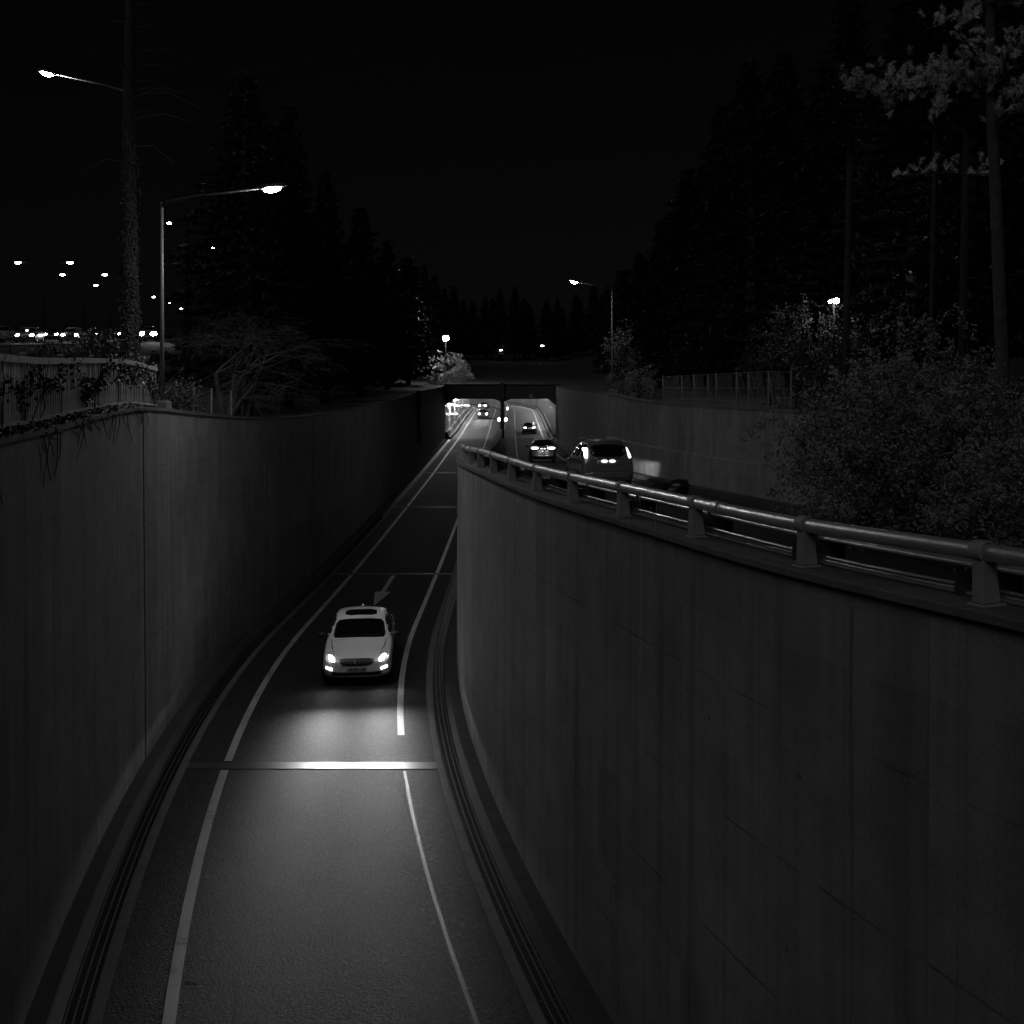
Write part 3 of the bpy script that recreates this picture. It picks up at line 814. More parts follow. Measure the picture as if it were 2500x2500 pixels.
far_lamp(1435, 868-0, 44, 'tiny bollard light at the foot of the right fence', .03, 'lens_dot', arm=.1) if False else None
def globe_lamp(p, g, r, label, lens, n=1):
    rt = empty('park_lamp', (p.x, p.y, g), 0, label, 'park lamp')
    MB().tube([(0, 0, 0), (0, 0, p.z-g-r)], [.06, .045], 8).build('pole', M['pole_dark'], rt, True)
    for k in range(n):
        x = 0 if n == 1 else (-.16, .12)[k]
        MB().ellipsoid((x, 0, p.z-g-(.03 if k == 0 and n > 1 else 0)), (r*(.55 if (n > 1 and k == 0) else 1), r, r*(.55 if (n > 1 and k == 0) else 1)), 14, 8).build('globe', M[lens], rt, True)
    MB().lathe([(r*.9, p.z-g+r*.75), (.02, p.z-g+r*1.2)], 12).build('cap', M['dark_metal'], rt)
    return rt
pT = P(841, 637, 139); globe_lamp(pT, ground_left(pT.x, 139), .40, 'bright park lamp over the pale weeping tree by the portal', 'lens_tree')
pR = P(1573, 567, 46); globe_lamp(pR, ground_right(pR.x, 46), .12, 'bright park lamp glowing through leaves behind the right shrubs', 'lens_park', 2)

# ------------------------------------------------------------------ cars
def chaikin(p, it=2):
    for _ in range(it):
        q = []
        for i in range(len(p)):
            a, b = np.array(p[i]), np.array(p[(i+1) % len(p)])
            q += [tuple(a*.82+b*.18), tuple(a*.18+b*.82)]
        p = q
    return p

class Car:
    def __init__(s, name, label, stations, mat, group=None):
        s.root = empty(name, (0, 0, 0), 0, label, 'car', group)
        V, F = [], []
        rings = []
        for (y, zb, zt, w, wb, zbelt, wt) in stations:
            half = [(w*.55, zb), (w*.88, zb+.015), (w*.97, zb+.10), (w, (zb+zbelt)/2+.02), (w*.985, zbelt-.10), (wb, zbelt),
                    (wb*.48+wt*.52, zbelt*.47+(zt-.07)*.53), (wt, zt-.075*min(1, (zt-zbelt)/.2)), (wt*.72, zt-.022), (wt*.3, zt)]
            ring = [(x, y, z) for x, z in half]+[(-x, y, z) for x, z in reversed(half)]
            rings.append(ring)
        n = len(rings[0])
        for r in rings: V += r
        for i in range(len(rings)-1):
            for k in range(n):
                a, b = i*n+k, i*n+(k+1) % n
                F.append((a, b, b+n, a+n))
        m = n//2                                            # close both ends with a strip of quads
        for k in range(m-1): F.append((k, k+1, n-2-k, n-1-k)) if False else None
        for base, flip in ((0, False), ((len(rings)-1)*n, True)):
            for k in range(m-1):
                q = (base+k, base+n-1-k, base+n-2-k, base+k+1)
                F.append(tuple(reversed(q)) if flip else q)
        me = mesh_of('body', V, F, True)
        bm = bmesh.new(); bm.from_mesh(me); bmesh.ops.recalc_face_normals(bm, faces=bm.faces); bm.to_mesh(me); bm.free()
        o = bpy.data.objects.new('body_cage', me); COL.objects.link(o)
        md = o.modifiers.new('s', 'SUBSURF'); md.levels = 2; md.render_levels = 2
        dg = bpy.context.evaluated_depsgraph_get()
        me2 = bpy.data.meshes.new_from_object(o.evaluated_get(dg)); me2.name = 'body'
        bpy.data.objects.remove(o, do_unlink=True)
        me2.polygons.foreach_set('use_smooth', np.ones(len(me2.polygons), dtype=bool))
        s.body = add('body', me2, mat, s.root)
        s.bvh = BVHTree.FromPolygons([v.co.copy() for v in me2.vertices], [tuple(p.vertices) for p in me2.polygons])
        s.st = stations
    def cast(s, d, a, b):
        if d == 'front': o, r = Vector((a, 9, b)), Vector((0, -1, 0))
        elif d == 'rear': o, r = Vector((a, -9, b)), Vector((0, 1, 0))
        elif d == 'top': o, r = Vector((a, b, 9)), Vector((0, 0, -1))
        elif d == 'right': o, r = Vector((9, a, b)), Vector((-1, 0, 0))
        else: o, r = Vector((-9, a, b)), Vector((1, 0, 0))
        h = s.bvh.ray_cast(o, r)
        return h[0], h[1], r
    def patch(s, name, d, poly, mat, off=.006, it=2, parent=None, rings=5, smooth=True):
        pl = chaikin(poly, it); n = len(pl); c = np.mean(np.array(pl), axis=0)
        V, F = [], []; okp = None
        def put(a, b, e):
            nonlocal okp
            h, nn, r = s.cast(d, a, b)
            if h is None: h = okp if okp is not None else Vector((0, 0, .5)); nn = -r
            okp = h
            if nn.dot(r) > 0: nn = -nn
            w = (nn*.6 - r*.4).normalized()
            V.append(tuple(h+w*e))
        put(c[0], c[1], off)
        for k in range(1, rings+1):
            t = k/rings
            for p in pl: put(c[0]+(p[0]-c[0])*t, c[1]+(p[1]-c[1])*t, off)
        for p in pl: put(p[0], p[1], -.01)
        for i in range(n): F.append((0, 1+i, 1+(i+1) % n))
        for k in range(rings):
            for i in range(n):
                a, b = 1+k*n+i, 1+k*n+(i+1) % n
                F.append((a, a+n, b+n, b))
        o = add(name, mesh_of(name, V, F, smooth), mat, parent or s.root)
        bm = bmesh.new(); bm.from_mesh(o.data); bmesh.ops.recalc_face_normals(bm, faces=bm.faces)
        bm.to_mesh(o.data); bm.free()
        return o
    def both(s, name, d, poly, mat, **k):
        a = s.patch(name, d, poly, mat, **k)
        if d in ('right', 'left'): bpo = s.patch(name, 'left', poly, mat, **k)
        else: bpo = s.patch(name, d, [(-x, z) for x, z in reversed(poly)], mat, **k)
        return a, bpo
    def wheels(s, yf, yr, r=.33, track=.93):
        for y in (yf, yr):
            for sx in (1, -1):
                w0 = s.cast('right' if sx > 0 else 'left', y, r+.18)[0]
                xo = abs(w0.x) if w0 is not None else track
                ring = [(y+math.cos(a)*r*1.13, r*1.02+math.sin(a)*r*1.13) for a in np.linspace(0, 2*math.pi, 18, endpoint=False)]
                ring = [(a, max(b, s.st[len(s.st)//2][1]+.02)) for a, b in ring]
                s.patch('wheel_arch', 'right' if sx > 0 else 'left', ring, M['trim'], off=.004, it=0)
                T_ = Matrix.Translation((sx*(xo-.09), y, r)) @ Matrix.Rotation(math.radians(90)*sx, 4, 'Y')
                ty = MB().lathe([(r*.62, -.1), (r*.95, -.1), (r, -.07), (r, .07), (r*.95, .105), (r*.64, .11), (r*.62, .09)], 28, T_).build('wheel', M['tyre'], s.root, True)
                rm = MB().lathe([(.001, .085), (r*.2, .095), (r*.55, .075), (r*.63, .1)], 28, T_).build('rim', M['rim'], ty, True)
    def mirrors(s, y, z, w, mat):
        for sx in (1, -1):
            MB().ellipsoid((sx*(w+.11), y, z), (.115, .07, .075), 14, 8).build('wing_mirror', mat, s.root, True)
            MB().box(sx*(w-.05)-.05, sx*(w-.05)+.05, y-.03, y+.03, z-.05, z-.02).build('mirror_arm', M['trim'], s.root)
    def beam(s, x, y, z, energy, aim=0.0, pitch=0.0, reach=1.0, wide_k=.05, leak_k=.006):
        ld = bpy.data.lights.new('headlight_beam', 'SPOT'); ld.energy = energy; ld.spot_size = math.radians(150); ld.spot_blend = .35
        ld.shadow_soft_size = .05; ld.use_nodes = True
        nt = ld.node_tree; nt.nodes.clear()
        N = lambda t: nt.nodes.new(t)
        def mth(op, a, b=None):
            nd = N('ShaderNodeMath'); nd.operation = op
            for i, v in enumerate((a, b)):
                if v is None: continue
                if isinstance(v, (int, float)): nd.inputs[i].default_value = v
                else: nt.links.new(v, nd.inputs[i])
            return nd.outputs[0]
        def rng_(v, a, b, c, d_):
            nd = N('ShaderNodeMapRange'); nd.interpolation_type = 'SMOOTHSTEP'
            nt.links.new(v, nd.inputs[0])
            for i, q in enumerate((a, b, c, d_)): nd.inputs[1+i].default_value = q
            return nd.outputs[0]
        tc = N('ShaderNodeTexCoord'); sp = N('ShaderNodeSeparateXYZ'); nt.links.new(tc.outputs['Normal'], sp.inputs[0])
        f = mth('MAXIMUM', mth('MULTIPLY', sp.outputs[2], -1.), .02)
        az = mth('DIVIDE', sp.outputs[0], f); el = mth('DIVIDE', sp.outputs[1], f)
        cut = rng_(el, -.05, .012, 1., 0.)                      # the sharp upper edge of a dipped beam
        near = rng_(el, -.40, -.19, 0.02, 1.)
        hot = mth('ADD', mth('MULTIPLY', mth('EXPONENT', mth('MULTIPLY', el, 1/.075)), 9.0*reach), .55)
        sg = mth('ADD', mth('MULTIPLY', mth('MAXIMUM', mth('MULTIPLY', el, -1.), 0.), .95), .055)      # the beam narrows towards the cut-off
        q_ = mth('DIVIDE', az, sg)
        g = mth('EXPONENT', mth('MULTIPLY', mth('MULTIPLY', q_, q_), -1.))
        wide = mth('MULTIPLY', mth('EXPONENT', mth('MULTIPLY', mth('MULTIPLY', az, az), -1/(.85**2))), wide_k)
        lat = mth('ADD', g, wide)
        pat = mth('MULTIPLY', mth('MULTIPLY', cut, near), mth('MULTIPLY', hot, lat))
        leak = mth('ADD', pat, leak_k)
        em = N('ShaderNodeEmission'); nt.links.new(leak, em.inputs[1]); ou = N('ShaderNodeOutputLight'); nt.links.new(em.outputs[0], ou.inputs[0])
        lo = bpy.data.objects.new('headlight_beam', ld); COL.objects.link(lo); lo.parent = s.root
        lo.location = (x, y, z)
        d = Vector((math.sin(aim), math.cos(aim), math.tan(pitch)))
        # -Z looks ahead, +Y is up
        zax = -d.normalized(); xax = Vector((0, 0, 1)).cross(zax).normalized(); yax = zax.cross(xax)
        lo.rotation_euler = Matrix((xax, yax, zax)).transposed().to_euler()
    def place(s, X, Y, zf, yaw, slope=None):
        fx, fy = -math.sin(yaw), math.cos(yaw)
        a, b = zf(Y-fy*1.3), zf(Y+fy*1.3)
        s.root.location = (X, Y, (a+b)/2+.012)
        s.root.rotation_mode = 'XYZ'
        s.root.rotation_euler = (math.atan2(b-a, 2.6), 0, yaw)

def sedan_stations(L=4.64, w=.93, H=1.47, nose=0.):
    k = L/4.64; q = w/.93; h = H/1.47
    base = [(2.31,.30,.58,.66,.64,.52,.54),(2.25,.235,.69,.83,.80,.63,.68),(2.08,.20,.77,.905,.865,.72,.76),(1.6,.19,.88,.925,.87,.82,.72),
            (1.08,.18,.97,.93,.885,.905,.735),(.98,.18,1.02,.93,.885,.91,.72),(.62,.18,1.22,.93,.89,.93,.76),(.27,.18,1.39,.93,.895,.94,.735),(-.05,.18,1.45,.93,.895,.945,.73),
            (-.6,.18,1.475,.93,.895,.955,.72),(-1.05,.18,1.43,.93,.89,.965,.71),(-1.5,.19,1.25,.925,.88,.975,.70),(-1.82,.2,1.09,.91,.86,.975,.66),
            (-2.14,.22,1.05,.875,.82,.95,.68),(-2.27,.28,1.0,.82,.77,.90,.65),(-2.32,.36,.86,.72,.69,.78,.58)]
    return [(y*k, zb, zt*h, ww*q, wb*q, zbt*h, wt*q) for (y, zb, zt, ww, wb, zbt, wt) in base]
def van_stations(L=5.1, w=.955, H=1.8):
    k = L/5.1
    base = [(2.55,.34,.72,.62,.60,.64,.5),(2.48,.26,.86,.80,.77,.78,.62),(2.25,.23,.98,.91,.86,.90,.70),(1.75,.22,1.10,.95,.90,1.02,.74),
            (1.45,.22,1.20,.955,.905,1.08,.74),(.95,.22,1.50,.955,.91,1.10,.68),(.5,.22,1.72,.955,.91,1.10,.66),(-.2,.22,1.80,.955,.91,1.11,.65),
            (-1.3,.22,1.80,.955,.91,1.12,.65),(-2.05,.23,1.76,.95,.90,1.12,.65),(-2.32,.25,1.62,.94,.89,1.12,.67),(-2.46,.29,1.38,.91,.865,1.08,.69),(-2.53,.33,1.15,.86,.83,1.0,.70),(-2.56,.42,.95,.78,.76,.86,.64)]
    return [(y*k, zb, zt*H/1.8, ww*w/.955, wb*w/.955, zbt, wt*w/.955) for (y, zb, zt, ww, wb, zbt, wt) in base]
def suv_stations(L=4.6, w=.92, H=1.68):
    return van_stations(L, w, H)

def number_plate(c, d, x0, x1, z0, z1, glow=False):
    p = c.patch('number_plate', d, [(x0, z0), (x1, z0), (x1, z1), (x0, z1)], M['plate_glow'] if glow else M['plate'], off=.012, it=1)
    r = random.Random(3)
    n = 7; w = (x1-x0)/(n+1)
    for k in range(n):
        if k == 2: continue
        a = x0+w*(k+.62)
        c.patch('plate_character', d, [(a, z0+.025), (a+w*.55, z0+.025), (a+w*.55, z1-.025), (a, z1-.025)], M['ink'], off=.014, it=0, parent=p, rings=1, smooth=False)
    return p

# the white sedan driving towards the viewer
c = Car('sedan', 'white sedan with dark sunroof driving down the ramp, headlights on', sedan_stations(), M['white_paint'])
G, K, TR = M['glass'], M['trim'], M['dark_metal']
c.patch('windscreen', 'top', [(-.725, 1.0), (-.4, 1.06), (.4, 1.06), (.725, 1.0), (.645, .33), (.3, .35), (-.3, .35), (-.645, .33)], G, off=.012, it=1, rings=9)
c.patch('rear_window', 'top', [(.56, -1.16), (0, -1.12), (-.56, -1.16), (-.64, -1.72), (0, -1.78), (.64, -1.72)], G, off=.005)
c.patch('sunroof', 'top', [(-.45, .15), (.45, .15), (.43, -.36), (-.43, -.36)], G, off=.014, it=1, rings=8)
for sx in (1, -1):
    c.patch('bonnet_shut_line', 'top', [(sx*a, b) for a, b in [(.735, 1.04), (.752, 1.04), (.70, 1.6), (.61, 2.06), (.593, 2.06), (.683, 1.6)]], K, off=.004, it=0, rings=2)
c.both('side_window', 'right', [(.82, .985), (.28, 1.32), (-.28, 1.38), (-.34, .99)], G, off=.004)
c.both('side_window', 'right', [(-.40, .99), (-.36, 1.38), (-.95, 1.35), (-1.45, 1.03)], G, off=.004)
for y in (.78, -.37, -1.3):
    c.both('door_seam', 'right', [(y-.008, .30), (y+.008, .30), (y+.008, .93), (y-.008, .93)], K, off=.002, it=0)
for y in (.0, -1.1):
    c.both('door_handle', 'right', [(y-.1, .845), (y+.1, .845), (y+.1, .875), (y-.1, .875)], M['white_paint'], off=.02, it=1)
gr_ = c.patch('grille', 'front', [(-.47, .70), (.47, .70), (.44, .60), (.28, .525), (-.28, .525), (-.44, .60)], K, off=.008)
for k in range(5):
    z = .555+k*.03
    hw = .30+.16*min(1, (z-.53)/.09)-.03
    c.patch('grille_slat', 'front', [(-hw, z), (hw, z), (hw, z+.006), (-hw, z+.006)], M['tyre'], off=.014, it=0, parent=gr_, rings=1)
c.patch('grille_badge', 'front', [(.06*math.cos(a), .615+.06*math.sin(a)) for a in np.linspace(0, 2*math.pi, 12, endpoint=False)], M['chrome'], off=.02, it=0, parent=gr_)
c.patch('grille_bar', 'front', [(-.40, .682), (-.385, .69), (.385, .55), (.37, .54)], M['dark_metal'], off=.016, it=0, parent=gr_)
for sx in (1, -1):
    hl = c.patch('headlight', 'front', [(sx*a, z) for a, z in [(.585, .645), (.64, .64), (.72, .70), (.75, .755), (.68, .745), (.61, .70)]], M['head_hot'], off=.010)
    c.patch('daytime_lamp', 'front', [(sx*a, z) for a, z in [(.64, .43), (.79, .475), (.80, .508), (.65, .463)]], M['head'], off=.012, it=1)
c.patch('lower_intake', 'front', [(-.80, .40), (-.4, .365), (.4, .365), (.80, .40), (.70, .27), (-.70, .27)], K, off=.006)
c.patch('bumper_lip', 'front', [(-.56, .262), (.56, .262), (.54, .238), (-.54, .238)], M['white_paint'], off=.02, it=1)
number_plate(c, 'front', -.26, .26, .385, .495)
c.patch('bonnet_seam', 'top', [(-.70, 1.14), (.70, 1.14), (.70, 1.128), (-.70, 1.128)], K, off=.002, it=0)
for sx in (1, -1):
    MB().tube([(sx*.55, .98, 1.03), (sx*.1, 1.0, 1.045)], .009, 5).build('wiper', K, c.root)
    c.beam(sx*.64, 2.30, .69, 1050., aim=.03*sx-.02, wide_k=.034)
MB().box(-.03, .03, -1.0, -.86, 1.46, 1.51, taper=.4).build('roof_aerial', M['white_paint'], c.root)
c.wheels(1.42, -1.36); c.mirrors(.72, 1.0, .93, K)
c.both('tail_light', 'rear', [(.55, .84), (.76, .86), (.76, .98), (.55, .95)], M['tail'], off=.01)
yw = math.pi+.095
c.place(-4.28, 29.05, ZR, yw)
sedan_white = c

# the dark people carrier ahead on the upper road, seen from behind
c = Car('people_carrier', 'dark people carrier with lit tail lights just behind the guardrail', van_stations(), M['grey_paint'])
c.patch('rear_window', 'rear', [(-.63, 1.17), (.63, 1.17), (.60, 1.62), (-.60, 1.62)], G, off=.006)
c.patch('windscreen', 'top', [(-.74, 1.45), (.74, 1.45), (.64, .56), (-.64, .56)], G, off=.006)
c.both('side_window', 'right', [(1.2, 1.16), (.55, 1.60), (-.3, 1.66), (-.3, 1.17)], G, off=.004)
c.both('side_window', 'right', [(-.38, 1.17), (-.38, 1.66), (-1.35, 1.66), (-1.35, 1.18)], G, off=.004)
c.both('side_window', 'right', [(-1.43, 1.18), (-1.43, 1.66), (-2.1, 1.60), (-2.25, 1.2)], G, off=.004)
for sx in (1, -1):
    t = c.patch('tail_light', 'rear', [(sx*a, z) for a, z in [(.69, 1.50), (.76, 1.49), (.84, 1.15), (.74, 1.13), (.715, 1.3)]], M['tail'], off=.02)
c.patch('plate_recess', 'rear', [(-.44, .89), (.44, .89), (.38, 1.10), (-.38, 1.10)], M['silver_paint'], off=.004)
number_plate(c, 'rear', -.27, .27, .93, 1.03)
for sx in (1, -1): c.patch('plate_lamp', 'rear', [(sx*.14+.12*math.cos(a), .1+.93+.055*math.sin(a)) for a in np.linspace(0, 2*math.pi, 12, endpoint=False)], M['plate_glow'], off=.02, it=0)
c.patch('chrome_strip', 'rear', [(-.5, 1.11), (.5, 1.11), (.46, 1.135), (-.46, 1.135)], M['chrome'], off=.02, it=1)
c.patch('bumper', 'rear', [(-.86, .44), (.86, .44), (.86, .64), (-.86, .64)], M['grey_paint'], off=.03, it=1)
c.patch('bumper_seam', 'rear', [(-.84, .655), (.84, .655), (.84, .67), (-.84, .67)], K, off=.004, it=0)
c.patch('spoiler', 'rear', [(-.6, 1.66), (.6, 1.66), (.6, 1.74), (-.6, 1.74)], M['grey_paint'], off=.05, it=1)
MB().box(-.03, .03, -1.9, -1.75, 1.77, 1.83, taper=.4).build('roof_aerial', K, c.root)
for sx in (1, -1):
    MB().tube([(sx*.60, .4, 1.80), (sx*.60, -.5, 1.84), (sx*.60, -1.9, 1.81)], .018, 6).build('roof_rail', M['silver_paint'], c.root, True)
    c.patch('headlight', 'front', [(sx*a, z) for a, z in [(.5, .72), (.78, .76), (.78, .9), (.5, .84)]], M['head'], off=.012)
    c.beam(sx*.66, 2.58, .78, 2400., aim=.16, reach=.05, wide_k=.9, leak_k=0.)
c.wheels(1.55, -1.50, .35); c.mirrors(1.15, 1.13, .95, K)
c.place(3.22, 38.6, ZB, math.radians(4.2))

# dark estate further down with square tail lights
c = Car('estate_car', 'dark car with wide rectangular tail lights, second in the upper lane', suv_stations(4.6, .92, 1.62), M['black_paint'])
c.patch('rear_window', 'rear', [(-.60, 1.12), (.60, 1.12), (.55, 1.45), (-.55, 1.45)], G, off=.006)
c.both('side_window', 'right', [(1.0, 1.13), (.5, 1.44), (-.4, 1.5), (-.4, 1.14)], G, off=.004)
c.both('side_window', 'right', [(-.48, 1.14), (-.48, 1.5), (-1.7, 1.45), (-1.95, 1.16)], G, off=.004)
for sx in (1, -1):
    c.patch('tail_light', 'rear', [(sx*a, z) for a, z in [(.32, .93), (.80, .93), (.80, 1.06), (.32, 1.06)]], M['tail'], off=.02, it=1)
    c.patch('bumper_light', 'rear', [(sx*a, z) for a, z in [(.56, .47), (.66, .47), (.66, .53), (.56, .53)]], M['sign'], off=.02, it=1)
    c.beam(sx*.6, 2.33, .72, 250., aim=.05)
number_plate(c, 'rear', -.24, .24, .80, .90)
for sx in (1, -1): c.patch('plate_lamp', 'rear', [(sx*.11+.09*math.cos(a), .955+.04*math.sin(a)) for a in np.linspace(0, 2*math.pi, 10, endpoint=False)], M['plate_glow'], off=.02, it=0)
c.patch('plate_lamp', 'rear', [(-.1, .76), (.02, .76), (.02, .81), (-.1, .81)], M['plate_glow'], off=.02, it=1)
c.patch('bumper', 'rear', [(-.82, .40), (.82, .40), (.82, .56), (-.82, .56)], M['black_paint'], off=.02, it=1)
MB().tube([(-.72, -1.75, 1.16), (-.62, -1.55, 1.52)], .02, 6).build('pillar_glint_strip', M['chrome'], c.root, True)
c.wheels(1.4, -1.4, .34); c.mirrors(.95, 1.1, .9, K)
c.place(2.12, 72., ZB, 0.)

# black sedan at the tunnel mouth
c = Car('sedan', 'black sedan with lit tail lights entering the right tunnel opening', sedan_stations(4.7, .92, 1.45), M['black_paint'])
c.patch('rear_window', 'top', [(.56, -1.16), (0, -1.12), (-.56, -1.16), (-.64, -1.72), (0, -1.78), (.64, -1.72)], G, off=.005)
c.both('side_window', 'right', [(.82, .985), (.28, 1.30), (-.95, 1.33), (-1.45, 1.02)], G, off=.004)
for sx in (1, -1):
    c.patch('tail_light', 'rear', [(sx*a, z) for a, z in [(.34, .74), (.74, .76), (.76, .92), (.40, .93)]], M['tail'], off=.02)
    c.patch('plate_lamp', 'rear', [(sx*a, z) for a, z in [(.08, .77), (.15, .77), (.15, .84), (.08, .84)]], M['plate_glow'], off=.02, it=1)
    c.beam(sx*.6, 2.36, .68, 250.)
number_plate(c, 'rear', -.24, .24, .60, .70)
c.wheels(1.42, -1.38); c.mirrors(.72, 1.0, .92, K)
c.place(2.36, 141.5, ZR, 0.)

# two cars coming out of the left tube
def oncoming(name, label, stn, mat, X, Y, zf, yaw, hl, beam=160., wsc=None, H=1.47, lens=None, hs=1.0):
    c = Car(name, label, stn, mat)
    tall = H > 1.55
    if tall:
        c.patch('windscreen', 'top', [(-.74, 1.35*stn[0][0]/2.55), (.74, 1.35*stn[0][0]/2.55), (.62, .5), (-.62, .5)], G, off=.006)
        c.both('side_window', 'right', [(.95, 1.14), (.5, 1.42), (-1.6, 1.46), (-1.9, 1.16)], G, off=.004)
    else:
        c.patch('windscreen', 'top', [(-.74, 1.02), (0, 1.10), (.74, 1.02), (.585, .30), (-.585, .30)], G, off=.005)
        c.both('side_window', 'right', [(.82, .985), (.28, 1.30), (-.95, 1.33), (-1.45, 1.02)], G, off=.004)
    z = .80 if tall else .70
    c.patch('grille', 'front', [(-.4, z-.16), (.4, z-.16), (.44, z), (-.44, z)], K, off=.008)
    c.patch('lower_intake', 'front', [(-.55, .34), (.55, .34), (.6, .46), (-.6, .46)], K, off=.006)
    for sx in (1, -1):
        c.patch('headlight', 'front', [(sx*(.61+(a-.61)*hs), z+(q-z)*hs) for a, q in [(.61+.125*math.cos(w_), z+.085*math.sin(w_)) for w_ in np.linspace(0, 2*math.pi, 10, endpoint=False)]], lens or M['head_hot'], off=.012)
        if beam: c.beam(sx*.6, stn[0][0]+.02, z, beam)
    number_plate(c, 'front', -.25, .25, .47, .57)
    c.wheels(1.38, -1.38); c.mirrors(.75, 1.05, stn[6][3], K)
    c.place(X, Y, zf, yaw); return c
oncoming('hatchback', 'grey car with round bright headlights nearest in the left tunnel', suv_stations(4.2, .88, 1.6), M['grey_paint'], -4.86, 173., ZR, math.pi, 0, 300., H=1.6)
oncoming('sedan', 'silver car behind another deep in the left tunnel, headlights on', sedan_stations(4.5, .9, 1.5), M['silver_paint'], XA(217)-.2, 217., ZR, math.pi-.14, 0, 200.)

# traffic on the surface road at the left
def zsurf(x): return lambda Y: ground_left(x, Y)+.03
sx_road = sheet('surface_road', [30, 45, 60, 80, 100, 120, 150, 200, 300], lambda Y: [(-58, ground_left(-58, Y)+.02), (-47, ground_left(-47, Y)+.02), (-38, ground_left(-38, Y)+.02)], M['surface_road']); tag(sx_road, kind='structure')
for (px, Y, lab, st, mt, H) in (
        (284, 112, 'car with two dazzling headlights beside the left lamp pole', suv_stations(4.5, .9, 1.65), 'grey_paint', 1.65),
        (139, 104, 'pale car with bright headlights among the ivy at left', sedan_stations(), 'silver_paint', 1.47),
        (179, 118, 'car with bright headlights half hidden by ivy, right of the pale one', sedan_stations(), 'black_paint', 1.47),
        (56, 95, 'grey car with headlights on, near the left edge of the picture', sedan_stations(), 'grey_paint', 1.47),
        (103, 130, 'distant car with small headlights between two others at left', sedan_stations(), 'black_paint', 1.47),
        (238, 150, 'distant dark car with headlights seen just left of the ivy trunk', sedan_stations(), 'black_paint', 1.47)):
    X = (px-966)/1932*Y
    oncoming('car', lab, st, M[mt], X, Y, zsurf(X), math.pi+math.atan2(X, Y)*-.55, 0, 0, H=H, lens=M['head_hot'], hs=2.4 if px > 260 else 1.25)  # headlight patches of the right-hand car enlarged to imitate their glare
# a pale estate cut by the left edge
X = (2-966)/1932*100
oncoming('car', 'pale car cut off by the left edge of the picture', suv_stations(4.8, .92, 1.6), M['silver_paint'], X, 100., zsurf(X), math.pi+.9, 0, 0, H=1.6, lens=M['sign'])
# low black bundle on the verge of the upper road
bgp = P(1262, 925, 30.5)
bg_ = empty('black_bundle', (bgp.x, 30.5, ZB(30.5)), 0, 'low black lumpy bundle lying on the upper road behind the guardrail', 'bundle')
rg = random.Random(2)
for i, (x, y, z, r) in enumerate(((-.30, 0, .26, .40), (.12, .1, .28, .42), (.30, .0, .46, .30))):
    mb = MB().ellipsoid((x, y, z), (r*1.1, r*.9, r*.66), 14, 9)
    mb.v = [(a+rg.uniform(-.05, .05), b+rg.uniform(-.05, .05), cc+rg.uniform(-.04, .04)) for a, b, cc in mb.v]
    mb.build('bag', M['bag'], bg_, True)
# ------------------------------------------------------------------ vegetation
def leaves_mesh(name, C, N, size, rng, aspect=1.6, jit=.5):
    """one bent leaf (two triangles folded) at each centre; C centres, N outward directions"""
    n = len(C)
    N = N+rng.normal(0, jit, (n, 3)); N /= np.linalg.norm(N, axis=1)[:, None]+1e-9
    R = rng.normal(0, 1, (n, 3)); U = np.cross(N, R); U /= np.linalg.norm(U, axis=1)[:, None]+1e-9
    Vv = np.cross(N, U)
    s = (size*rng.uniform(.6, 1.35, n))[:, None]
    P0 = C-U*s*aspect*.5; P2 = C+U*s*aspect*.5
    P1 = C+Vv*s*.42+N*s*.12; P3 = C-Vv*s*.42+N*s*.12
    V = np.stack([P0, P1, P2, P3], 1).reshape(-1, 3)
    i = np.arange(n)*4
    F = np.concatenate([np.stack([i, i+1, i+2], 1), np.stack([i, i+2, i+3], 1)])
    return mesh_of(name, V, F)

def conifer_meshes(seed, fine=False):
    """a unit conifer 16 m tall: trunk and drooping sprays"""
    rng = np.random.default_rng(seed); r = random.Random(seed)
    H = 16.; R = 3.1+r.uniform(-.4, .5)
    tm = MB(); tm.tube([(0, 0, -.6), (.05, 0, H*.4), (-.05, .05, H*.75), (0, 0, H*.99)], [.26, .19, .1, .02], 8)
    C, Nn = [], []
    z = H*.10
    while z < H*.985:
        f = 1-z/H; rad = R*(f**.75)*(.75+.35*r.random())+.12
        nb = 5+int(4*f)
        a0 = r.uniform(0, 6.28)
        for k in range(nb):
            a = a0+6.283*k/nb+r.uniform(-.25, .25); rr = rad*r.uniform(.65, 1.12)
            dr = r.uniform(.05, .30)*rr
            m = max(4, int(rr*(9 if not fine else 20)))
            t = np.linspace(.15, 1, m)+rng.uniform(-.04, .04, m)
            for q in range(3):
                lat = rng.normal(0, .16, m)*(1.1-t)*1.5
                x = np.cos(a)*rr*t-np.sin(a)*lat; y = np.sin(a)*rr*t+np.cos(a)*lat
                zz = z-dr*t**1.6+.10*rr*t+rng.normal(0, .07, m)
                C.append(np.stack([x, y, zz], 1)); Nn.append(np.tile([.2*np.cos(a), .2*np.sin(a), .9], (m, 1)))
            tm.tube([(0, 0, z), (math.cos(a)*rr*.85, math.sin(a)*rr*.85, z-dr*.7+.08*rr)], [.03, .008], 3, False)
        z += .33+.28*f*r.uniform(.6, 1.3)
    C = np.concatenate(C); Nn = np.concatenate(Nn)
    return mesh_of('trunk', tm.v, tm.f, True), leaves_mesh('crown', C, Nn, .26 if not fine else .12, rng, 2.2, .55)
CON = [conifer_meshes(s) for s in (11, 12, 13, 14)]
CONF = [conifer_meshes(s, True) for s in (15, 16, 17, 18)]
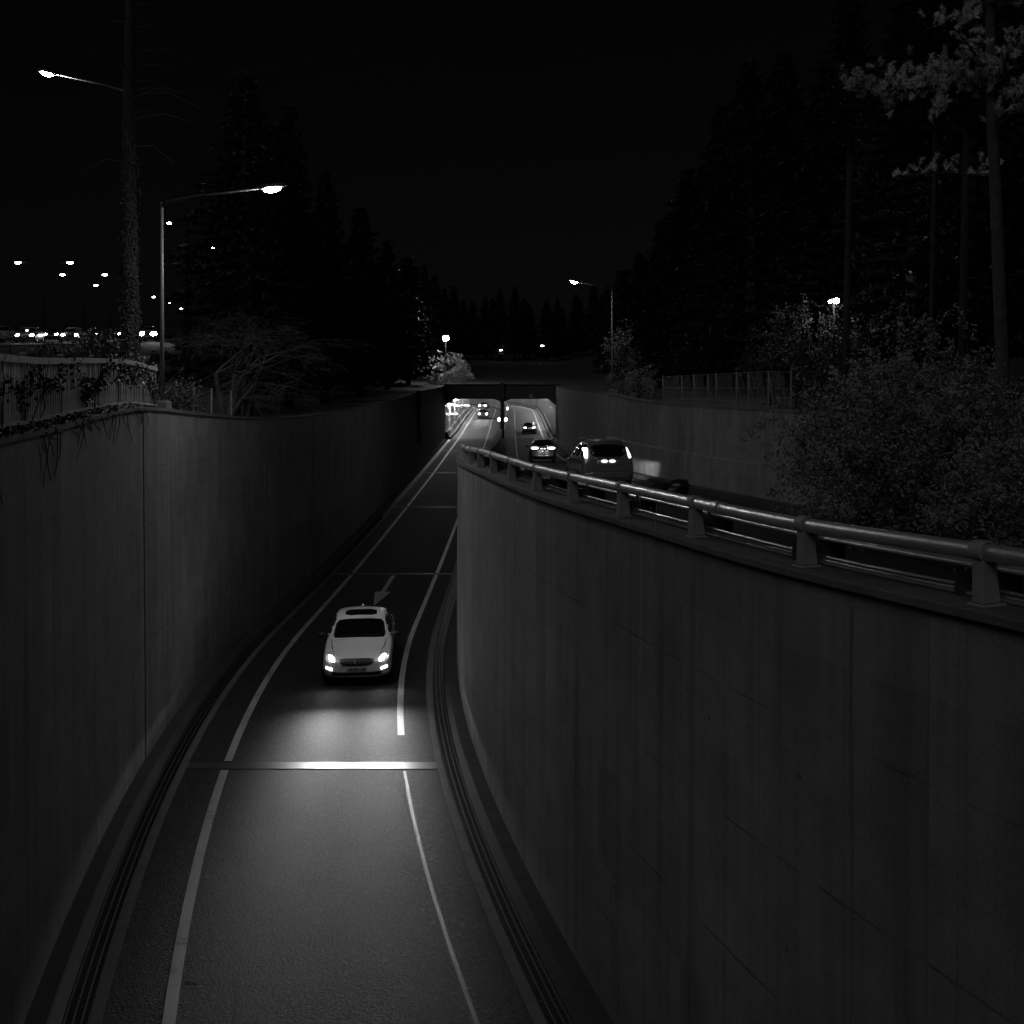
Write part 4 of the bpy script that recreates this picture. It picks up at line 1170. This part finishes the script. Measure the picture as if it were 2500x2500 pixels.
def conifer(x, y, h, k, label, group, g=None, rz=0.):
    g = (ground_left(x, y) if x < 0 else ground_right(x, y)) if g is None else g
    rt = empty('conifer_tree', (x, y, g-.1), rz, label, 'tree', group); s = h/16.
    T_ = CONF if y < 75 else CON
    for nm, me, mt in (('trunk', T_[k][0], M['bark']), ('crown', T_[k][1], M['conifer'])):
        o = add(nm, me, mt, rt); wq = (1.05+.5*((x*7.3+y*3.1) % 1.0))*s; o.scale = (wq, wq, s)
rt_ = random.Random(77)
LAB_L = 'dark tall conifer in the row behind the left wall'; LAB_R = 'dark tall conifer in the row behind the right wall'
for (x, y, h) in ((-12.2, 47, 15.5), (-13.6, 52, 17), (-12.4, 57, 16.5), (-14.5, 63, 17.5), (-12.8, 70, 16), (-14.2, 78, 17), (-12.9, 87, 16.5), (-14.6, 97, 17.2), (-13.2, 108, 16.4), (-14.8, 120, 17), (-13.5, 133, 16.8), (-15.5, 147, 17), (-14, 163, 17.5), (-17, 180, 18), (-15, 199, 18)):
    conifer(x, y, h+rt_.uniform(-.8, .8), rt_.randrange(4), LAB_L, 'conifers behind the left wall', rz=rt_.uniform(0, 6.28))
for (x, y, h) in ((-20, 74, 18), (-19.5, 92, 17.5), (-21, 112, 18)):
    conifer(x, y, h, rt_.randrange(4), LAB_L, 'conifers behind the left wall', rz=rt_.uniform(0, 6.28))
for (x, y, h) in ((18.5, 41, 20), (19.5, 50, 20), (13.0, 56, 18.5), (15.2, 57, 19.5), (12.9, 63, 17.5), (15.5, 70, 18.5), (13.4, 78, 17), (16., 86, 18), (13.8, 95, 16.5), (16.2, 105, 17), (14.4, 116, 15.5), (16.5, 128, 16), (15, 141, 15), (17.5, 155, 16), (16, 172, 15.5)):
    conifer(x, y, h+rt_.uniform(-.8, .8), rt_.randrange(4), LAB_R, 'conifers behind the right wall', rz=rt_.uniform(0, 6.28))
for (x, y, h) in ((22.5, 44, 22), (21, 54, 22), (19, 62, 20), (22, 30, 22), (25, 40, 23), (18.6, 33, 21)):
    conifer(x, y, h, rt_.randrange(4), LAB_R, 'conifers behind the right wall', rz=rt_.uniform(0, 6.28))
for i in range(22):
    x = -26+i*2.9+rt_.uniform(-1, 1); y = 285+rt_.uniform(-18, 26)
    h = 15.5+2.2*math.sin(i*.9)+rt_.uniform(-1.5, 1.5) - (3.0 if 14 <= i <= 16 else 0)
    conifer(x, y, h+3.2, rt_.randrange(4), 'dark tree on the skyline above the tunnel', 'trees above the tunnel', rz=rt_.uniform(0, 6.28))

# trees without leaves: branching skeletons
def bare_tree(name, loc, label, h, spread, seed, mat, levels=5, stems=2, droop=0., lean=(0, 0), weep=False, r0=.12, cat='tree', twig=None, rmin=.004):
    r = random.Random(seed); rt = empty(name, loc, 0, label, cat)
    trunk, limbs = MB(), MB()
    def grow(p, d, L, rad, lev):
        n = 4 if lev < 2 else 3
        pts, rs = [p], [rad]
        for i in range(n):
            d = (d+Vector((r.gauss(0, .13), r.gauss(0, .13), r.gauss(0, .08)+(.05 if not weep else 0)-droop*lev*.10))).normalized()
            p = p+d*L/n; pts.append(p); rs.append(max(rmin, rad*(1-.45*(i+1)/n)))
        (trunk if lev == 0 else limbs).tube(pts, rs, 7 if lev < 2 else 3, False)
        if lev >= levels: return
        kids = (3 if lev < 3 else 3)
        for k in range(kids+(1 if lev == 0 else 0)):
            t = r.uniform(.35, 1.) if k else 1.
            j = min(n, max(1, int(round(t*n))))
            az = r.uniform(0, 6.283)
            tilt = r.uniform(.35, .95) if lev > 0 else r.uniform(.4, 1.0)
            s = Vector((math.cos(az), math.sin(az), 0)); s = (s-d*s.dot(d))
            if s.length < .1: s = Vector((1, 0, 0))
            nd = (d*math.cos(tilt)+s.normalized()*math.sin(tilt)*spread).normalized()
            grow(pts[j], nd, L*r.uniform(.58, .82), rs[j]*r.uniform(.5, .72), lev+1)
    for k in range(stems):
        a = r.uniform(0, 6.28)
        grow(Vector((0, 0, -.4)), Vector((lean[0]+.22*math.cos(a), lean[1]+.22*math.sin(a), 1)).normalized(), h*.42, r0*(1 if k == 0 else .75), 0)
    trunk.build('trunk', mat, rt, True); limbs.build('crown', twig or mat, rt, True)
    return rt
bt1 = bare_tree('bare_tree', (-10.2, 36.5, ground_left(-10.2, 36.5)), 'leafless spreading tree behind the left wall right of the lamp pole', 5.0, 1.25, 21, M['bark_pale'], 5, 2, .35, (.12, 0), r0=.14, twig=M['twig'])
bt2 = bare_tree('bare_tree', (-11.4, 43.5, ground_left(-11.4, 43.5)), 'dim leafless tree further back along the left wall', 5.5, 1.2, 8, M['bark'], 5, 2, .3, (.1, 0), r0=.12, twig=M['twig'])
bt1.scale = (1.45, 1.2, 1.0); bt2.scale = (1.3, 1.2, 1.0)
pw = P(841, 690, 137.5)
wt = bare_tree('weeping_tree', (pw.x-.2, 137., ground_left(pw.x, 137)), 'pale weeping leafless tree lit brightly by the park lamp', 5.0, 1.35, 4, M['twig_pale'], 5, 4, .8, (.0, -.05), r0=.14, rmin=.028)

# the ivy-covered trunk beside the left railing
tx, ty = P(246, 640, 27.).x, 27.
iv = empty('ivy_clad_tree', (tx, ty, ground_left(tx, ty)-.1), 0, 'tall straight trunk wrapped in ivy rising out of the picture at left', 'tree')
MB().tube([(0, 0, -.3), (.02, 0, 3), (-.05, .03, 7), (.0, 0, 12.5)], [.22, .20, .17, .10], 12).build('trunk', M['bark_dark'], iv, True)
rng = np.random.default_rng(3); n = 5200
h = rng.beta(1.1, 2.0, n)*8.2; a = rng.uniform(0, 6.283, n)
rad = (.235-.011*h)+np.abs(rng.normal(0, .04, n))+.05*np.sin(a*3+h*2.1)*np.sin(h*1.3)
C = np.stack([rad*np.cos(a), rad*np.sin(a), h], 1); Nn = np.stack([np.cos(a), np.sin(a), .4+0*a], 1)
add('ivy', leaves_mesh('ivy', C, Nn, .055, rng, 1.3, .5), M['ivy'], iv)
br = MB(); r = random.Random(6)
for k in range(26):
    z = r.uniform(6.5, 12); az = r.uniform(0, 6.28); L = r.uniform(.8, 2.2)
    br.tube([(0, 0, z), (math.cos(az)*L*.5, math.sin(az)*L*.5, z+.1*L), (math.cos(az)*L, math.sin(az)*L, z-.05*L)], [.03, .018, .006], 4, False)
br.build('limbs', M['bark'], iv)

# clumped leaf masses
def leaf_mass(name, loc, label, rad, seed, mat, nclump=150, per=55, size=.05, cat='shrub', group=None, low=.0, squash=1., stemmat=None, clump=.28, nstem=5, shell=.35, lift=0.):
    rng = np.random.default_rng(seed); r = random.Random(seed)
    rt = empty(name, loc, 0, label, cat, group)
    d = rng.normal(0, 1, (nclump, 3)); d /= np.linalg.norm(d, axis=1)[:, None]
    rr = rng.uniform(shell, 1., nclump)**.6
    lump = 1+.22*np.sin(d[:, 0]*5+seed)+.2*np.sin(d[:, 1]*6+d[:, 2]*4+seed*2)
    cc = d*rr[:, None]*lump[:, None]*np.array(rad)+np.array([0, 0, rad[2]*.92+lift])
    cc = cc[cc[:, 2] > low]
    C, Nn = [], []
    for c_, dd in zip(cc, d):
        m = int(per*rng.uniform(.5, 1.4)); sdir = dd*np.array([.8, .8, .5])+rng.normal(0, .5, 3)+np.array([0, 0, .25])
        sdir /= np.linalg.norm(sdir)
        t = rng.uniform(-.8, 1., m)[:, None]
        q = c_+sdir*t*clump*1.9+rng.normal(0, clump*.26, (m, 3))*(1.15-.5*t)
        C.append(q); Nn.append(np.tile(dd*.5+np.array([0, -.1, .6]), (m, 1)))
    C = np.concatenate(C); Nn = np.concatenate(Nn)
    C[:, 2] = np.maximum(C[:, 2], .03)
    add('foliage', leaves_mesh('foliage', C, Nn, size, rng, 1.7, .6), mat, rt)
    st = MB()
    for k in range(nstem):
        tg = cc[r.randrange(len(cc))]
        b0 = Vector((r.uniform(-.25, .25)*rad[0], r.uniform(-.2, .2)*rad[1], -.15)); t_ = Vector(tg)
        mid = b0.lerp(t_, .5)+Vector((r.uniform(-.1, .1), r.uniform(-.1, .1), .25))
        st.tube([b0, mid, t_], [.045, .03, .012], 5, False)
    for k in range(nstem*8):
        tg = Vector(cc[r.randrange(len(cc))]); b0 = tg*.72; e = tg*1.0+Vector((r.uniform(-.2, .2), r.uniform(-.2, .2), r.uniform(.0, .3)))
        st.tube([b0, tg, e], [.012, .008, .003], 3, False)
    st.build('stems', stemmat or M['twig'], rt)
    return rt
def gr_at(x, y): return ground_right(x, y)
for (x, y, rad, seed, lab, nc, sz) in (
        (6.35, 18.2, (1.45, 1.3, 1.55), 31, 'leafy shrub at the end of the right wall, leftmost of the bank', 330, .055),
        (7.6, 19.6, (1.9, 1.5, 2.0), 32, 'tallest ragged shrub above the guardrail on the right bank', 520, .055),
        (9.4, 18.6, (1.8, 1.5, 1.45), 33, 'rounded shrub on the right bank below the pine', 430, .055),
        (7.4, 15.2, (1.35, 1.0, .95), 34, 'low shrub nearest the guardrail on the right bank', 300, .05),
        (8.8, 13.8, (1.4, 1.0, .85), 35, 'low dense shrub at the right edge behind the guardrail', 320, .05),
        (10.6, 22.5, (2.0, 1.6, 1.7), 36, 'shrub at the foot of the pine near the right edge', 380, .06)):
    leaf_mass('shrub', (x, y, gr_at(x, y)-.05), lab, rad, seed, M['shrub'], int(nc*.62), 90, sz*.85, group='shrubs on the right bank', nstem=9, clump=.24)
leaf_mass('broadleaf_tree', (15.0, 49.2, ground_right(15.0, 49.2)), 'glossy leafed tree glinting around the park lamp on the right', (3.6, 1.3, 1.5), 41, M['lit_leaf'], 80, 34, .08, 'tree', nstem=9, clump=.4, lift=1.7)
leaf_mass('understorey_shrub', (10.4, 37, ground_right(10.4, 37)-.1), 'dim shrub between the right fence and the park lamp', (2.2, 1.4, 1.5), 42, M['ivy'], 200, 40, .08, 'shrub')
leaf_mass('young_tree', (XB(57.6, OR)+.55, 57.4, ZT(57.5)-.1), 'slim leafy sapling in front of the right lamp pole', (.85, .7, 2.0), 43, M['sapling'], 90, 30, .08, 'tree', nstem=3, low=.8)
leaf_mass('shrub', (XB(54, OR)+1.1, 54.5, ZT(54)-.1), 'small bush at the foot of the right lamp pole', (.9, .7, .8), 44, M['shrub'], 80, 36, .07, 'shrub')
leaf_mass('shrub', (P(343, 720, 26.6).x, 26.6, ground_left(-8.9, 26.6)-.05), 'small bush just right of the left lamp pole', (.42, .4, .5), 45, M['ivy'], 70, 30, .045, 'shrub')
# ivy heaped over the railing and hanging into the wall
def ivy_bank(name, y0, y1, label, seed, n, hmax, dx=0., size=.05):
    rng = np.random.default_rng(seed); rt = empty(name, tuple(fp((y0+y1)/2)), 0, label, 'ivy')
    C, Nn = [], []
    k = 0
    while k < n:
        y = rng.uniform(y0, y1); f = math.sin(math.pi*(y-y0)/(y1-y0))**.6
        hh = hmax*f*(.75+.25*math.sin(y*2.3+seed))
        z = .35+rng.beta(2.2, 1.4)*(hh-.35) if hh > .5 else rng.uniform(.2, .6)
        p = fp(y); off = rng.normal(-.28 if z > .95 else -.1, .2 if z > .95 else .09)
        C.append((p.x+off+dx-rt.location.x, y-rt.location.y+rng.normal(0, .05), p.z+z-rt.location.z)); Nn.append((.5, -.4, .6)); k += 1
    add('foliage', leaves_mesh('foliage', np.array(C), np.array(Nn), size, rng, 1.3, .6), M['ivy'], rt)
    st = MB(); r = random.Random(seed)
    for _ in range(26):
        y = r.uniform(y0, y1); p = fp(y)-Vector(rt.location)
        pts = [p+Vector((r.uniform(-.1, .05), 0, .05))]
        for q in range(4): pts.append(pts[-1]+Vector((r.uniform(-.08, .05), r.uniform(-.15, .15), r.uniform(.15, .32))))
        st.tube(pts, [.012, .01, .008, .006, .003], 4, False)
    st.build('stems', M['twig'], rt); return rt
ivy_bank('ivy_hedge', 17.0, 23.4, 'thick mound of ivy over the right end of the picket railing', 51, 10500, 1.6, size=.06)
ivy_bank('ivy_hedge', 13.0, 18.0, 'ragged ivy spilling over the middle of the picket railing', 52, 4600, 1.3)
ivy_bank('ivy_hedge', 10.2, 13.6, 'sparse ivy on the picket railing at the left edge', 53, 900, 1.0)
# bare runners hanging over the wall edge
hv = empty('hanging_vines', (XA(16, OL-.03), 16, ZL(16)), 0, 'thin bare vine runners hanging over the top of the left wall', 'vine')
r = random.Random(9)
for k in range(30):
    y = r.uniform(10.6, 21.8) if k < 27 else r.uniform(20.2, 21.0)
    L = r.uniform(.15, .75); pts = []; yy = y; sg = r.choice((-1, 1))
    for q in range(7):
        z = ZL(y)+.085-L*q/6 if q else ZL(y)+.09
        x = XA(yy, OL-.06)+.045-(.25 if q == 0 else 0)
        pts.append((x, yy, z)); yy += sg*r.uniform(0, .09)*(1+q*.3)
    at_base(MB().tube(pts, [.011-.001*q for q in range(7)], 4, False).build('runner', M['bark'], hv), hv)
C, Nn = [], []
rng = np.random.default_rng(5)
for _ in range(1500):
    y = rng.uniform(10.4, 20.8); C.append((XA(y, OL)-.18+rng.normal(0, .11), y, ZL(y)+.08+abs(rng.normal(0, .035)))); Nn.append((.3, -.2, .9))
at_base(add('creeper_leaves', leaves_mesh('creeper_leaves', np.array(C), np.array(Nn), .045, rng, 1.3, .5), M['ivy']), hv)
cl = empty('climbing_ivy', (XA(92, OL), 92, ZL(92)), 0, 'dark ivy streak climbing the left wall near the portal', 'ivy')
C, Nn = [], []
for _ in range(2200):
    z = rng.uniform(0, 1)**1.3*4.6; y = 92+rng.normal(0, .55)*(1-.12*z)+.5*math.sin(z*2); C.append((XA(y, OL)+.05+abs(rng.normal(0, .05)), y, ZL(y)+.15-z)); Nn.append((1, -.3, .2))
at_base(add('foliage', leaves_mesh('foliage', np.array(C), np.array(Nn), .14, rng, 1.3, .5), M['ivy']), cl)

# ------------------------------------------------------------------ the pine at the upper right
pb = P(1893, 800, 21.); px0 = pb.x
pn = empty('pine_tree', (px0, 21., ground_right(px0, 21.)-.1), 0, 'tall pine with a long lit branch reaching left at upper right', 'tree')
gz = pn.location.z
def L_(px, py, Y): return P(px, py, Y)-Vector(pn.location)
tk = [L_(1896, 1000, 21.), L_(1893, 740, 21.), L_(1886, 560, 21.), L_(1880, 400, 21.), L_(1872, 230, 21.), L_(1868, 60, 21.), L_(1872, -160, 21.), L_(1880, -420, 21.)]
tk[0].z = -.2
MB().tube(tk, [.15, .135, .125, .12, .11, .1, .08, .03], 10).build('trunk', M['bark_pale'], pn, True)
rng = np.random.default_rng(12); r = random.Random(12)
bm_ = MB(); tips = []
def branch(pts, rad, dens, spread, up=.15):
    bm_.tube(pts, [rad*(1-.8*i/(len(pts)-1)) for i in range(len(pts))], 5, False)
    for i in range(len(pts)-1):
        a_, b__ = pts[i], pts[i+1]; m = max(1, int((b__-a_).length*dens*1.7))
        for k in range(m):
            p = a_.lerp(b__, r.random()); e = p+Vector((r.gauss(0, spread), r.gauss(0, spread), r.gauss(up, spread*.8)))
            bm_.tube([p, p.lerp(e, .6)+Vector((0, 0, -.03)), e], [.012, .008, .004], 3, False); tips.append((e, (e-p).normalized()))
branch([L_(1868, 175, 21), L_(1800, 150, 20.6), L_(1745, 165, 20.2), L_(1690, 170, 19.9), L_(1640, 172, 19.7), L_(1590, 160, 19.5)], .05, 26, .13, .10)
branch([L_(1800, 152, 20.6), L_(1775, 120, 20.3)], .03, 24, .12, .1)
branch([L_(1872, 190, 21), L_(1900, 110, 20.3), L_(1930, 90, 19.9), L_(1990, 70, 19.6)], .05, 24, .16, .15)
branch([L_(1870, 240, 21), L_(1930, 180, 20), L_(2000, 170, 19.6)], .05, 20, .16)
branch([L_(1780, 160, 20.5), L_(1770, 210, 20.2), L_(1762, 240, 20.1)], .02, 14, .08)
branch([L_(1700, 172, 20), L_(1680, 220, 19.9)], .02, 12, .1)
branch([L_(1874, 330, 21), L_(1760, 325, 20.8), L_(1680, 335, 20.6)], .03, 6, .12)
branch([L_(1868, 60, 21), L_(1800, 30, 21), L_(1740, 60, 21)], .03, 8, .15)
for k in range(16):
    z = r.uniform(tk[5].z-1, tk[7].z); az = r.uniform(0, 6.28); Lb = r.uniform(1.0, 2.6)
    o_ = Vector((tk[5].x, tk[5].y, z)); branch([o_, o_+Vector((math.cos(az)*Lb*.6, math.sin(az)*Lb*.6, .25)), o_+Vector((math.cos(az)*Lb, math.sin(az)*Lb, .35))], .04, 10, .18)
bm_.build('branches', M['bark'], pn)
NV, NF = [], []
for e, d in tips:
    m = 60
    dirs = rng.normal(0, .62, (m, 3))+np.array(d)*.9; dirs /= np.linalg.norm(dirs, axis=1)[:, None]
    L = rng.uniform(.07, .13, m)[:, None]; side = np.cross(dirs, rng.normal(0, 1, (m, 3))); side /= np.linalg.norm(side, axis=1)[:, None]
    o_ = np.array(e)+np.array(d)*rng.uniform(-.10, .05, m)[:, None]
    NV.append(np.stack([o_-side*.009, o_+side*.009, o_+dirs*L], 1).reshape(-1, 3))
NV = np.concatenate(NV); NFa = np.arange(len(NV)).reshape(-1, 3)
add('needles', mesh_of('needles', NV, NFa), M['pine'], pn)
# bare straight trunks standing in the dark under the pines
for (px, pt, Y, rr, lab) in ((1592, 330, 33., .12, 'dim straight trunk rising beside the park lamp'), (1752, 300, 29, .09, 'dim trunk between the park lamp and the pine'), (1812, 260, 29, .13, 'dim trunk next to the pine on its left')):
    x = (px-966)/1932*Y; g = ground_right(x, Y); t = (660-pt)/1932*Y
    rt = empty('pine_tree', (x, Y, g-.1), 0, lab, 'tree')
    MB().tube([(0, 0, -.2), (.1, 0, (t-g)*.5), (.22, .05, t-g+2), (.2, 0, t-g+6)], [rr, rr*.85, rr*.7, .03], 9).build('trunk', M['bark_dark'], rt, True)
    me = CONF[1][1]; o = add('crown', me, M['conifer'], rt); o.scale = (.5, .5, .45); o.location = (.2, 0, t-g+.5)

# ------------------------------------------------------------------ wire fences behind the walls
def wire_fence(name, pts, h, label, rails=(.25, .6, 1.), hs=None, pmat='fence'):
    rt = empty(name, tuple(pts[0]), 0, label, 'fence')
    o0 = Vector(pts[0])
    pom2 = mesh_of('post', *(lambda m: (m.v, m.f))(MB().lathe([(.03, -.2), (.03, h), (.034, h), (.001, h+.03)], 8)))
    for i, p in enumerate(pts):
        q = add('post', pom2, M[pmat], rt, Vector(p)-o0); q.scale = (1, 1, 1 if hs is None else hs[i]); q.rotation_euler = (.0, .02*math.sin(i*3), 0)
    for f in rails:
        MB().tube([Vector(p)-o0+Vector((0, 0, h*f*(1 if hs is None else hs[i])-.02)) for i, p in enumerate(pts)], .010, 5).build('rail_wire', M['wire'], rt, True)
    w = MB()
    for i in range(len(pts)-1):
        a_, b__ = Vector(pts[i])-o0, Vector(pts[i+1])-o0; n = max(4, int((b__-a_).length/.14))
        for k in range(n):
            p = a_.lerp(b__, k/n); q = a_.lerp(b__, min(1, (k+5)/n)); q2 = a_.lerp(b__, max(0, (k-5)/n))
            for e in (q, q2): w.tube([p, e+Vector((0, 0, h-.05))], .003, 3, False)
    w.build('wire_mesh', M['wire'], rt)
ypos = [29.5, 31.4, 33.3, 34.6, 37, 38.2, 40.2, 42.3, 46]
wire_fence('wire_fence', [(XB(y, OR)+.75, y, ground_right(XB(y, OR)+.75, y)) for y in ypos], 1.25, 'wire mesh fence with pale posts above the right wall', pmat='wire')
ypl = [25.6, 27.3, 29.2, 31.2, 33.6]
wire_fence('wire_fence', [(XA(y, OL)-.75, y, ground_left(XA(y, OL)-.75, y)) for y in ypl], .95, 'low wire fence behind the left wall right of the lamp pole', hs=[.5, 1, 1, 1, 1])

# overhead cables, barely darker than the sky
for k, (y0, y1, lab) in enumerate(((235, -70, 'lowest of three thin overhead cables crossing the sky'), (185, -120, 'middle of three thin overhead cables crossing the sky'), (140, -150, 'highest of three thin overhead cables crossing the sky'))):
    a_, b__ = P(420, y0, 58), P(1560, y1, 70)
    pts = [a_.lerp(b__, i/24)-Vector((0, 0, 1.2*math.sin(math.pi*i/24))) for i in range(25)]
    o = MB().tube([p-pts[0] for p in pts], .014, 5).build('overhead_cable', M['trim'], None, True, tuple(pts[0])); tag(o, lab, 'cable')
# thin straw stalks by the parapet
sk = empty('dry_stalks', (XA(11.0, OW+.05), 11.0, ZW(11.0)), 0, 'few thin dry stalks leaning on the parapet between two posts', 'plant')
for k, (dx, dy, dz) in enumerate(((-.05, .1, .22), (.05, .35, .3), (-.02, -.12, .18))):
    MB().tube([(0, .02*k, 0), (dx*.5, dy*.5, dz*.6), (dx, dy, dz)], [.004, .003, .0015], 4, False).build('stalk', M['fence'], sk)
